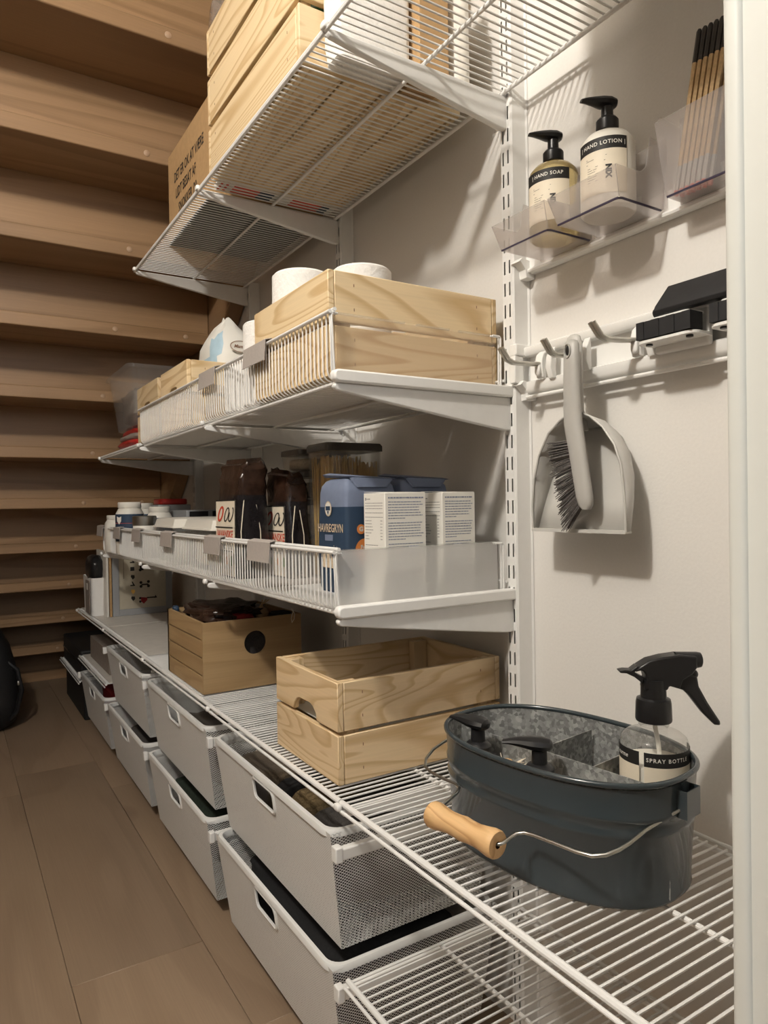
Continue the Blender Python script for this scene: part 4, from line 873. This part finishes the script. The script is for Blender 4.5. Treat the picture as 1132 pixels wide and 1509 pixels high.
# ------------------------------------------------------------ wall rails, hooks, bins
RY0, RY1 = .26, .8835
def rail(z0, z1, label, two=True):
    r = thing('wall_rail', label, 'rail', (-.01, .57, z0), 'white rails across the wall')
    if two:
        MB().prism([(-.001, z0), (-.014, z0), (-.021, z0+.003), (-.024, z0+.008), (-.024, z0+.021), (-.018, z0+.0235), (-.007, z0+.025), (-.007, z1-.017), (-.019, z1-.016), (-.022, z1-.012), (-.022, z1-.003), (-.018, z1), (-.001, z1)], 'y', RY0, RY1).build('rail_profile', 'rail', r, smooth=40)
        MB().tube([(-.0215, RY0, z0-.004), (-.0215, RY1-.006, z0-.004)], .0032, 8).build('lower_lip', 'rail', r)
        MB().box(-.040, -.001, RY1-.001, RY1+.016, z1-.016, z1+.004).build('hook_lug', 'rail', r, bevel=.002); MB().box(-.042, -.022, RY1+.0005, RY1+.014, z0+.02, z1-.016).build('lug_web', 'rail', r, bevel=.002)
    else:
        MB().prism([(-.001, z0), (-.010, z0), (-.013, z0+.003), (-.013, z1-.003), (-.010, z1), (-.001, z1)], 'y', RY0, RY1).build('rail_profile', 'rail', r, smooth=40)
        MB().tube([(-.0145, RY0, z0+.004), (-.0145, RY1, z0+.004)], .0042, 8).build('lower_lip', 'rail', r)
    MB().prism([(-.038, z0+.016), (-.034, z0+.018), (-.022, z0+.006), (-.020, z0-.008), (-.001, z0-.008), (-.001, z0+.020), (-.030, z0+.024)], 'y', RY1-.008, RY1+.014).build('end_bracket', 'rail', r, bevel=.0015)
rail(1.131, 1.214, 'white utility rail carrying the hooks and broom grips'); rail(1.338, 1.375, 'white rail carrying the clear plastic bins', False)
def hook(y, tipx, tipy, label):
    h = thing('wall_hook', label, 'hook', (-.02, y, 1.16), 'chrome hooks on the utility rail'); z = 1.176
    MB().prism([(-.0225, 1.153), (-.030, 1.153), (-.033, 1.165), (-.034, 1.180), (-.030, 1.192), (-.0225, 1.198)], 'y', y-.008, y+.008).build('clip', 'rail', h, bevel=.002)
    MB().prism([(-.0235, 1.150), (-.029, 1.149), (-.036, 1.166), (-.034, 1.184), (-.026, 1.199), (-.0235, 1.199)], 'y', y-.030, y-.018).build('side_cheek', 'rail', h, bevel=.002)
    dy = tipy-y
    for o in (-.0032, .0032):
        MB().tube([(-.030, y+o, z), (-.055, y+o+dy*.3, z-.002), (tipx+.024, y+o+dy*.62, z-.003), (tipx+.014, y+o+dy*.8, z+.001), (tipx, y+o+dy, z+.0185)], .0033, 8).build('prong', 'steel', h)
    MB().blob((-.034, y-.001, 1.166), .005, .006, .010, .7, .7, 12, 8).build('prong_foot', 'rail', h)
hook(.838, -.113, .840, 'chrome double hook at the left end of the rail, empty'); hook(.765, -.094, .765, 'chrome double hook holding the brush and dustpan'); hook(.648, -.108, .660, 'chrome double hook right of the brush, empty')
def cbin(y0, y1, zb, xf, hf, hs, label):
    b = thing('clear_bin', label, 'bin', (-.06, (y0+y1)/2, zb), 'clear plastic wall bins'); xb = -.016; t = .0018; fl_ = .014
    f0, f1 = xf, xf-fl_; sl = .010
    MB().prism(rrect(f0, xb, y0, y1, .006, 3), 'z', zb, zb+t).build('base', 'clearbin', b)
    def pan(q): return MB().add(q, [(0, 1, 2, 3)])
    pan([(f0, y0, zb+t), (f0, y1, zb+t), (f1, y1+sl*.6, zb+hf), (f1, y0-sl*.6, zb+hf)]).build('front_wall', 'clearbin', b, smooth=0, solid=t)
    for yy, d in ((y0, -1), (y1, 1)):
        MB().add([(f0, yy, zb+t), (xb, yy, zb+t), (xb, yy+d*sl*.8, zb+hs), (-.052 if xf < -.08 else f1*.8, yy+d*sl*.8, zb+hs+.004), (-.060 if xf < -.08 else f1*.86, yy+d*sl*.7, zb+hf+.010), (-.070 if xf < -.08 else f1*.93, yy+d*sl*.6, zb+hf+.001), (f1, yy+d*sl*.6, zb+hf)], [tuple(range(7))]).build('side_wall', 'clearbin', b, smooth=0, solid=t)
    MB().box(xb-.001, xb+.001, y0-sl*.7, y1+sl*.7, zb+t, zb+hs+.012).build('back_wall', 'clearbin', b)
    MB().tube([(xb-.004, y0, zb+.0005), (f0+.006, y0, zb+.0005), (f0+.001, y0+.003, zb+.0005), (f0, y0+.008, zb+.0005), (f0, y1-.001, zb+.0005)], .0017, 5).build('base_edge', 'binedge', b)
    MB().box(xb+.001, -.0138, (y0+y1)/2-.02, (y0+y1)/2+.02, zb+.01, zb+.036).build('hanger', 'rail', b, bevel=.001)
cbin(.739, .840, 1.3475, -.108, .038, .085, 'clear wall bin with the amber soap bottle, left of three')
cbin(.613, .722, 1.3475, -.106, .038, .085, 'clear wall bin with the hand lotion bottle, middle of three')
cbin(.440, .578, 1.3445, -.056, .096, .104, 'taller clear wall bin with the bundle of long sticks')
def pump_head(mb, x, y, z, ang, s=1.0):
    mb.lathe([(0, 0), (.0135*s, 0), (.0138*s, .002*s), (.0138*s, .013*s), (.0115*s, .016*s), (.0075*s, .0175*s), (.0072*s, .030*s), (0, .030*s)], 22, (x, y, z))
    c, s_ = math.cos(ang), math.sin(ang); top = z+.030*s
    rings = []
    for d, w_, h0, h1 in ((-.0125, .004, .002, .0075), (-.010, .009, .0, .0105), (-.002, .0115, -.001, .0125), (.008, .0105, -.0005, .0125), (.018, .0075, .0015, .0115), (.028, .0055, .0035, .0095), (.0345, .004, .004, .0075)):
        r = []
        for a in range(10):
            t = 2*math.pi*a/10; q = w_*math.cos(t)*s; hz = (h0+h1)/2+(h1-h0)/2*math.sin(t); r.append((x+(d*c*s-q*s_), y+(d*s_*s+q*c), top+hz*s))
        rings.append(r)
    mb.loft(rings); return mb
def wrapfn(x, y, z, R1, a0): return lambda u, v: (x+R1*math.cos(a0+u/R1), y+R1*math.sin(a0+u/R1), z+v)
def bottle(x, y, z, name, label, liquid, words, sheet='label', s=1.0):
    b = thing(name, label, 'bottle', (x, y, z), 'pump bottles in the wall bins'); R1 = .0375
    MB().lathe([(0, 0), (R1-.004, 0), (R1, .004), (R1, .094), (R1-.002, .101), (R1-.009, .109), (.018, .1135), (.0125, .116), (.0125, .121), (0, .121)], 36, (x, y, z)).build('bottle_body', liquid, b)
    pump_head(MB(), x, y, z+.1175, math.radians(158), 1.13).build('pump', 'black', b)
    A = math.radians(225)   # label centre faces the camera
    def band(a0, a1, z0, z1, R_):
        n = 22; vs = [(x+R_*math.cos(a0+(a1-a0)*i/n), y+R_*math.sin(a0+(a1-a0)*i/n), z+q) for q in (z0, z1) for i in range(n+1)]; return MB().add(vs, [(i, i+1, n+2+i, n+1+i) for i in range(n)])
    band(A-1.35, A+.62, .018, .0775, R1+.0005).build('paper_label', sheet, b); band(A-1.35, A+.62, .0775, .0945, R1+.0006).build('black_band', 'ink', b)
    m = MB(); put_text(m, words, .0074, wrapfn(x, y, z+.086, R1+.0012, A-.30), bold=.0001, space=1.12); m.build('band_lettering', 'carton', b, smooth=0)
    m = MB(); fv = wrapfn(x, y, z, R1+.0011, A-.12); put_text(m, 'NIX', .0105, lambda u, v: fv(-v*-1+.002, -u+.047), bold=.0006)
    for zz, l in ((.069, .030), (.0665, .012)): rect(m, fv, -.030, -.030+l, zz, zz+.0005)
    rect(m, fv, -.030, -.002, .0620, .0626)
    for k in range(7): rect(m, fv, -.028, -.012-(k % 3)*.002, .056-k*.0032, .0565-k*.0032)
    m.build('label_print', 'ink', b, smooth=0)
    return b
bottle(-.064, .769, 1.350, 'soap_bottle', 'hand soap bottle with amber soap, black pump and black label band', 'amber', '| HAND SOAP')
bottle(-.064, .666, 1.350, 'lotion_bottle', 'white hand lotion bottle with black pump and black label band', 'lotion', '| HAND LOTION |')
# bundle of long sticks
MS = None; k = 0
for row in range(2):
    for i in range(6):
        y = .5725-i*.0078-row*.003; x = -.044+row*.009; z0 = 1.3475
        tx, ty, tz = x+.006, y-.052+.012*0, z0+.200-.0006*i
        s_ = thing('wooden_stick', 'dark-tipped long wooden stick in the clear bin, %s row, %s from left' % (('front', 'back')[row], ('first', 'second', 'third', 'fourth', 'fifth', 'sixth')[i]), 'stick', (x, y, z0), 'long wooden sticks in the clear bin')
        P = lambda t: (x+(tx-x)*t, y+(ty-y)*t*.62, z0+(tz-z0)*t)
        MB().tube([P(.18), P(.80)], .0032, 6).build('shaft', 'stick', s_); MB().tube([P(.80), P(.985), P(1)], [.0033, .0033, .002], 6).build('dark_tip', 'stickdark', s_)
        MB().tube([P(.03), P(.18)], .0033, 6).build('dark_foot', 'greypl', s_); MB().tube([P(0), P(.03)], .0034, 6).build('red_foot', 'redprint', s_)
tag(MB().box(-.050, -.026, .452, .500, 1.348, 1.475).build('dark_packet', 'blackfoil', bevel=.004, loc=(-.038, .475, 1.348)), 'dark packet beside the sticks, half hidden by the door frame', 'packet')
# broom grips + squeegee
def grip(y0, y1, x, label):
    g_ = thing('broom_grip', label, 'broom holder', (-.03, (y0+y1)/2, 1.16), 'broom holders on the utility rail')
    MB().prism(rrect(-.072, -.026, y0, y1, .012, 4), 'z', 1.158, 1.1615).build('lower_plate', 'rail', g_)
    MB().prism(rrect(-.066, -.026, y0+.01, y1-.01, .010, 4), 'z', 1.187, 1.190).build('upper_plate', 'rail', g_)
    MB().box(-.036, -.0245, y0+.004, y1-.004, 1.148, 1.197).build('mount', 'rail', g_, bevel=.003)
    n = 7; w_ = (y1-y0-.008)/n
    m = MB()
    for k in range(n): m.box(x-.004+(k % 2)*.0012, x+.022, y0+.004+w_*k, y0+.004+w_*(k+1)+.0002, 1.163, 1.186)
    m.build('rubber_roller', 'blackmatte', g_, smooth=0)
    for yy in (y0+.014, y1-.014): MB().lathe([(0, 1.1555), (.0045, 1.1555), (.0045, 1.158)], 12, (-.060, yy, 0)).build('axle', 'black', g_)
grip(.530, .618, -.070, 'black-rollered broom holder nearer the brush on the rail'); grip(.425, .512, -.070, 'black-rollered broom holder half hidden behind the door frame')
sq = thing('squeegee', 'black rubber squeegee blade resting on the broom holders', 'squeegee', (-.05, .45, 1.1905))
MB().prism([(-.030, 1.234), (-.036, 1.236), (-.064, 1.205), (-.068, 1.198), (-.066, 1.1925), (-.060, 1.1908), (-.054, 1.193), (-.050, 1.199)], 'y', .300, .592).build('blade', 'blackmatte', sq, bevel=.001)
MB().tube([(-.0605, .298, 1.1965), (-.0605, .594, 1.1965)], .0058, 12).build('bead', 'black', sq)

# ------------------------------------------------------------ dustpan and brush
dp = thing('dustpan', 'light grey plastic dustpan hanging on the middle hook', 'dustpan', (-.04, .735, .905))
# rim outline at x=-.072 and floor outline at x=-.020, both (y, z); left = larger y
rimo = [(.821, .905), (.821, .945), (.815, .985), (.803, 1.022), (.781, 1.055), (.757, 1.072), (.742, 1.078), (.712, 1.078), (.698, 1.072), (.676, 1.055), (.656, 1.028), (.646, 1.000), (.642, .960), (.641, .905)]
flo = [(.818, .907), (.816, .945), (.810, .982), (.797, 1.012), (.777, 1.040), (.755, 1.057), (.741, 1.061), (.713, 1.061), (.700, 1.057), (.680, 1.041), (.664, 1.017), (.652, .985), (.645, .950), (.642, .907)]
def dpx(z): return -.066-.004*(z-.905)/.17
m = MB(); n = len(rimo)
fx = [-.056, -.044, -.034, -.027, -.023, -.021, -.021, -.021, -.021, -.023, -.027, -.034, -.044, -.056]
R_ = [(dpx(z), y, z) for y, z in rimo]; Fp = [(fx[i], y, z) for i, (y, z) in enumerate(flo)]; Mi = [((R_[i][0]+Fp[i][0]*1.4)/2.4, R_[i][1]*.45+Fp[i][1]*.55+(.003 if Fp[i][1] > .73 else -.003)*1, R_[i][2]*.45+Fp[i][2]*.55+.002) for i in range(n)]
m.loft([R_, Mi, Fp], caps=False, closed=False)
# floor: rows across left/right pairs
base = len(m.v); half = n//2
rows = [[tuple(Vector(Fp[i]).lerp(Vector(Fp[n-1-i]), t)) for t in np.linspace(0, 1, 9)] for i in range(half)]
m.loft(rows, caps=False, closed=False)
m.build('scoop', 'greypl2', dp, smooth=40, solid=.0022)
MB().tube([(x-.0005, y, z) for x, y, z in R_], .0018, 6).build('rim_bead', 'greypl2', dp)
MB().prism(rrect(.640, .822, .9025, .9075, .002, 2), 'x', -.0685, -.055).build('lip', 'greypl2', dp)
hring_ = lambda z, w_, xc, d, yc: [(xc+d*math.sin(t), yc+w_*math.copysign(abs(math.cos(t))**.7, math.cos(t)), z) for t in [2*math.pi*i/16 for i in range(16)]]
YH = .741
MB().loft([hring_(1.055, .018, -.048, .009, YH), hring_(1.085, .0165, -.055, .009, YH), hring_(1.12, .0155, -.056, .008, YH-.001), hring_(1.16, .015, -.056, .008, YH-.001), hring_(1.185, .0148, -.056, .008, YH-.001), hring_(1.197, .011, -.056, .006, YH-.001), hring_(1.200, .006, -.056, .004, YH-.001)]).build('handle', 'greypl2', dp, smooth=50)
br = thing('hand_brush', 'grey hand brush clipped in front of the dustpan', 'brush', (-.08, .72, .94))
hx = -.082
path = [(1.186, .004, .722, -.0795), (1.184, .009, .7215, -.080), (1.178, .0125, .721, hx), (1.15, .0135, .721, hx), (1.115, .0145, .721, hx), (1.085, .0152, .7205, hx), (1.062, .0160, .719, hx), (1.045, .0160, .716, hx), (1.02, .0152, .711, hx), (.985, .0145, .705, hx), (.955, .0140, .6995, hx), (.943, .0115, .6975, hx), (.937, .006, .6965, hx)]
MB().loft([[(xc+.0085*(w_/.015)**.5*math.sin(t), yc+w_*math.copysign(abs(math.cos(t))**.75, math.cos(t)), z) for t in [2*math.pi*i/18 for i in range(18)]] for z, w_, yc, xc in path]).build('brush_body', 'greypl', br, smooth=50)
m = MB(); m.tube([(hx-.0086, .7215+.0055*math.cos(t), 1.169+.010*math.sin(t)) for t in np.linspace(0, 2*math.pi, 18, endpoint=False)], .0012, 5, closed=True); m.build('hanging_hole_rim', 'greypl', br)
m = MB(); m.blob((hx-.0062, .7215, 1.169), .0026, .0050, .009, 1, 1, 16, 8); m.build('hanging_hole', 'black', br)
nt_ = 15
for k in range(nt_):
    t = k/(nt_-1); z = 1.036-t*.092; yb = .7265-t*.0195; droop = .004+.034*t**1.6; ln = .040-.004*t
    ang = t*.55; m = MB(); r_ = random.Random(k)
    for q in range(16):
        ox, oz = r_.uniform(-.005, .005), r_.uniform(-.0028, .0028)
        tipy = yb+ln*math.cos(ang)+r_.uniform(-.003, .003); tipz = z-droop*.55-ln*math.sin(ang)*.8+oz*1.9
        m.tube([(hx+ox*.7, yb-.002, z+oz), (hx+ox*1.5, tipy, tipz)], [.0011, .0006], 4)
    m.build('bristle_tuft', 'bristle', br, smooth=0)

# ------------------------------------------------------------ the grey caddy bucket
BX, BY, BT = -.208, .631, .129
def bw(x, y, z): return (BX+x*math.cos(BT)-y*math.sin(BT), BY+x*math.sin(BT)+y*math.cos(BT), L4+.003+z)
def bkr(a, b, z, n=72, e=2.35):
    out = []
    for i in range(n):
        t = 2*math.pi*i/n; c, s_ = math.cos(t), math.sin(t); out.append(bw(b*math.copysign(abs(c)**(2/e), c), a*math.copysign(abs(s_)**(2/e), s_), z))
    return out
A_, B_, H_ = .163, .110, .1385
def ab(z, d=0): k = .008*(1-z/H_); return A_-k+d, B_-k+d
bk = thing('metal_caddy', 'oval slate grey metal caddy with wooden grip on the bottom shelf', 'caddy', bw(0, 0, 0))
lv = [(0, -.003), (.001, 0), (.004, .0012), (.0065, 0), (.076, 0), (.079, .0016), (.083, .0016), (.086, 0), (.094, 0), (.097, .0016), (.101, .0016), (.104, 0), (.132, 0)]
MB().loft([bkr(*ab(z, d), z) for z, d in lv], caps=False).build('outer_shell', 'bucket', bk, smooth=60)
MB().add(bkr(*ab(0, -.003), .0005), [tuple(range(72))]).build('underside', 'bucket', bk)
MB().tube(bkr(*ab(H_, -.0005), H_-.002), .0034, 10, closed=True).build('rolled_rim', 'bucket', bk, smooth=60)
m = MB(); m.loft([bkr(*ab(z, -.0022), z) for z in (.004, .07, .136)], caps=False); m.add(bkr(*ab(.004, -.0022), .004), [tuple(range(72))]); m.build('inner_lining', 'galv', bk, smooth=60)
def slab(x0, x1, y0, y1, z0, z1, nm):
    vs = [bw(x, y, z) for z in (z0, z1) for y in (y0, y1) for x in (x0, x1)]
    MB().add(vs, [(0, 2, 3, 1), (4, 5, 7, 6), (0, 1, 5, 4), (2, 6, 7, 3), (0, 4, 6, 2), (1, 3, 7, 5)]).build(nm, 'galv', bk, smooth=0)
slab(-.0205, -.0190, -.155, .155, .005, .124, 'long_divider')
slab(-.0188, .100, .022, .0235, .005, .122, 'cross_divider'); slab(-.0188, .102, -.052, -.0505, .005, .118, 'cross_divider')
# lugs for the bail
def lug(sg):
    m = MB(); y = sg*(A_+.0005)
    q = lambda x, yy, z: bw(x, sg*(A_-.004)+sg*yy, z)
    vs = [q(x, yy, z) for z in (.096, .126) for yy in (0, .013) for x in (-.014, .014)]
    m.add(vs, [(0, 2, 3, 1), (0, 1, 5, 4), (2, 6, 7, 3), (0, 4, 6, 2), (1, 3, 7, 5)]); m.build('handle_lug', 'bucket', bk, solid=.0012, smooth=0)
lug(1); lug(-1)
GX, GZ = -.362, .572
# bail wire: from near lug, bow outwards, up to grip, mirrored
ax = [Vector(bw(0, -(A_+.006), .108)), Vector(bw(0, A_+.006, .108))]; G = Vector((GX, .6365, GZ))
mid = (ax[0]+ax[1])/2; U = (ax[1]-ax[0]).normalized(); V = (G-mid); V = V-U*V.dot(U); VL = V.length; V.normalize()
def bp3(s, t, lift=0): return tuple(mid+U*s+V*(t*VL)+Vector((0, 0, lift)))
Sx = (ax[1]-ax[0]).length/2
wpts = [(-.169, 0), (-.158, .16), (-.148, .37), (-.144, .53), (-.140, .62), (-.133, .70), (-.122, .753), (-.105, .774), (-.075, .782), (-.052, .790), (-.040, .803), (-.033, .84), (-.031, .90), (-.030, .96), (-.027, .99), (-.02, 1.0),
        (.070, 1.0), (.0755, .985), (.077, .94), (.0775, .80), (.0785, .71), (.083, .655), (.093, .636), (.12, .632), (.143, .618), (.158, .585), (.170, .50), (.177, .36), (.175, .20), (.169, 0)]
MB().tube([bp3(a, t) for a, t in wpts], .0021, 8).build('bail_wire', 'steel', bk, smooth=60)
gp = MB(); prof = [(.004, -.0525), (.0145, -.0525), (.0158, -.050), (.0160, -.044), (.0140, -.032), (.0128, -.022), (.0132, -.008), (.0142, 0), (.0132, .008), (.0128, .022), (.0140, .032), (.0160, .044), (.0158, .050), (.0145, .0525), (.004, .0525)]
n = 24; vs = []; Wv = U.cross(V)
for r, s_ in prof:
    for j in range(n): a = 2*math.pi*j/n; vs.append(tuple(G+U*s_+(V*math.cos(a)+Wv*math.sin(a))*r))
gp.add(vs, [(i*n+j, i*n+(j+1) % n, (i+1)*n+(j+1) % n, (i+1)*n+j) for i in range(len(prof)-1) for j in range(n)]); gp.build('wooden_grip', 'grip', bk, smooth=60)
# contents of the caddy
def caddy_bottle(x, y, ang, label, zt=.098):
    px, py, pz = bw(x, y, .0065); b = thing('pump_bottle', label, 'bottle', (px, py, pz), 'small pump bottles in the caddy')
    MB().lathe([(0, 0), (.026, 0), (.028, .003), (.028, zt-.030), (.020, zt-.012), (.012, zt-.006), (.012, zt), (0, zt)], 26, (px, py, pz)).build('bottle_body', 'lotion', b)
    pump_head(MB(), px, py, pz+zt-.001, ang, 1.27).build('pump', 'black', b)
caddy_bottle(-.056, .090, math.radians(105), 'black pump bottle at the far end of the grey caddy'); caddy_bottle(-.056, -.010, math.radians(135), 'black pump bottle in the middle of the grey caddy', .096)
px, py, pz = bw(-.052, .046, .0065); db = thing('dish_brush', 'round wooden dish brush with pale bristles between the caddy bottles', 'brush', (px, py, pz))
MB().lathe([(0, 0), (.020, 0), (.021, .004), (.021, .018), (.012, .024), (.008, .034), (0, .036)], 22, (px, py, pz+.070)).build('brush_head', 'grip', db)
MB().lathe([(0, 0), (.013, 0), (.013, .0695), (0, .0695)], 16, (px, py, pz)).build('brush_stem', 'grip', db)
m = MB(); r_ = random.Random(9)
for k in range(150):
    a = r_.uniform(0, 6.283); zz = r_.uniform(.074, .098); m.tube([(px+.018*math.cos(a), py+.018*math.sin(a), pz+zz), (px+.030*math.cos(a), py+.030*math.sin(a), pz+zz+r_.uniform(-.004, .006))], [.0008, .0004], 4)
bo = m.build('brush_bristles', 'label', db, smooth=0); bo['kind'] = 'stuff'
px, py, pz = bw(-.054, -.075, .0065)
tag(MB().blob((px, py, pz+.045), .026, .036, .044, .6, .6, 26, 14, .02, 71).build('white_cloth', 'paper', loc=(px, py, pz), smooth=60), 'white cloth tucked at the near end of the caddy', 'cloth')
# spray bottle
px, py, pz = bw(.051, -.098, .0065)
sb = thing('spray_bottle', 'clear spray bottle with black trigger and black label in the caddy', 'spray bottle', (px, py, pz)); RB = .0395
MB().lathe([(RB-.004, .001), (RB, .005), (RB, .141), (RB-.002, .147), (RB-.008, .1525), (.022, .155), (.0155, .157), (.0155, .1605), (.0175, .1615), (.0175, .1635), (.0135, .1655), (.0135, .180)], 40, (px, py, pz)).build('clear_body', 'glass', sb)
MB().lathe([(0, .003), (RB-.004, .003), (RB-.0025, .006), (RB-.0025, .119), (0, .119)], 36, (px, py, pz)).build('cream_liquid', 'lotion', sb)
def sband(a0, a1, z0, z1, R_, mat, nm):
    n = 24; vs = [(px+R_*math.cos(a0+(a1-a0)*i/n), py+R_*math.sin(a0+(a1-a0)*i/n), pz+q) for q in (z0, z1) for i in range(n+1)]; MB().add(vs, [(i, i+1, n+2+i, n+1+i) for i in range(n)]).build(nm, mat, sb)
SA = math.radians(203); sband(SA-.04, SA+2.2, .1225, .1390, RB+.0005, 'ink', 'black_band'); sband(SA-1.5, SA-.18, .1225, .1390, RB+.0005, 'ink', 'black_band'); sband(SA-.04, SA+2.2, .02, .1225, RB+.0005, 'label', 'paper_label'); sband(SA-1.5, SA-.18, .02, .1225, RB+.0005, 'label', 'paper_label')
m = MB(); put_text(m, 'SPRAY BOTTLE', .0064, wrapfn(px, py, pz+.1308, RB+.0011, SA+.66), space=1.25, bold=.0001); put_text(m, 'nurme', .0075, wrapfn(px, py, pz+.1308, RB+.0011, SA-.80), shear=.2, bold=.0001); m.build('band_lettering', 'carton', sb, smooth=0)
MB().tube([(px, py, pz+.168), (px+.004, py-.003, pz+.14), (px+.012, py-.010, pz+.02)], .0028, 8).build('dip_tube', 'carton', sb)
zc = pz+.1665
MB().lathe([(0, 0), (.0205, 0), (.0212, .002), (.0205, .022), (.0195, .0265), (.0150, .028), (.0145, .050), (0, .052)], 28, (px, py, zc)).build('screw_collar', 'black', sb)
# trigger head lies in a plane; d = horizontal direction of the nozzle (towards the camera's right)
dv = Vector((.80, -.60, 0))*.92; nv = Vector((.60, .80, 0)); O = Vector((px, py, zc))
def hp(a, z, o=0): return tuple(O+dv*a+nv*o+Vector((0, 0, z*.88)))
def slabhead(poly, th, nm, mat='black', bev=.003):
    k = len(poly); vs = [hp(a, z, -th/2) for a, z in poly]+[hp(a, z, th/2) for a, z in poly]
    MB().add(vs, [tuple(range(k))[::-1], tuple(range(k, 2*k))]+[(i, (i+1) % k, k+(i+1) % k, k+i) for i in range(k)]).build(nm, mat, sb, bevel=bev, bseg=3)
slabhead([(-.0145, .044), (.0145, .044), (.017, .050), (.030, .046), (.034, .058), (.046, .066), (.052, .075), (.052, .090), (.030, .092), (.010, .089), (-.008, .084), (-.020, .076), (-.026, .0685), (-.018, .071), (-.0135, .068), (-.0115, .060)], .024, 'trigger_head')
slabhead([(-.0135, .060), (-.0155, .052), (-.026, .061), (-.036, .066), (-.044, .0665), (-.045, .069), (-.038, .0705), (-.030, .070), (-.022, .0765), (-.018, .074), (-.026, .0675), (-.019, .063)], .016, 'tail_loop', bev=.001)
MB().tube([hp(.028, .083), hp(.055, .083), hp(.060, .083), hp(.0615, .083)], [.0098, .0098, .0088, .006], 16).build('nozzle', 'black', sb)
slabhead([(.030, .058), (.022, .052), (.026, .046), (.036, .043), (.043, .036), (.060, .012), (.075, -.004), (.083, -.005), (.082, .001), (.067, .026), (.056, .048), (.054, .062), (.044, .066)], .014, 'trigger', bev=.003)
MB().blob(hp(.0505, .0635), .006, .006, .006, 1, 1, 14, 8).build('pivot', 'black', sb)
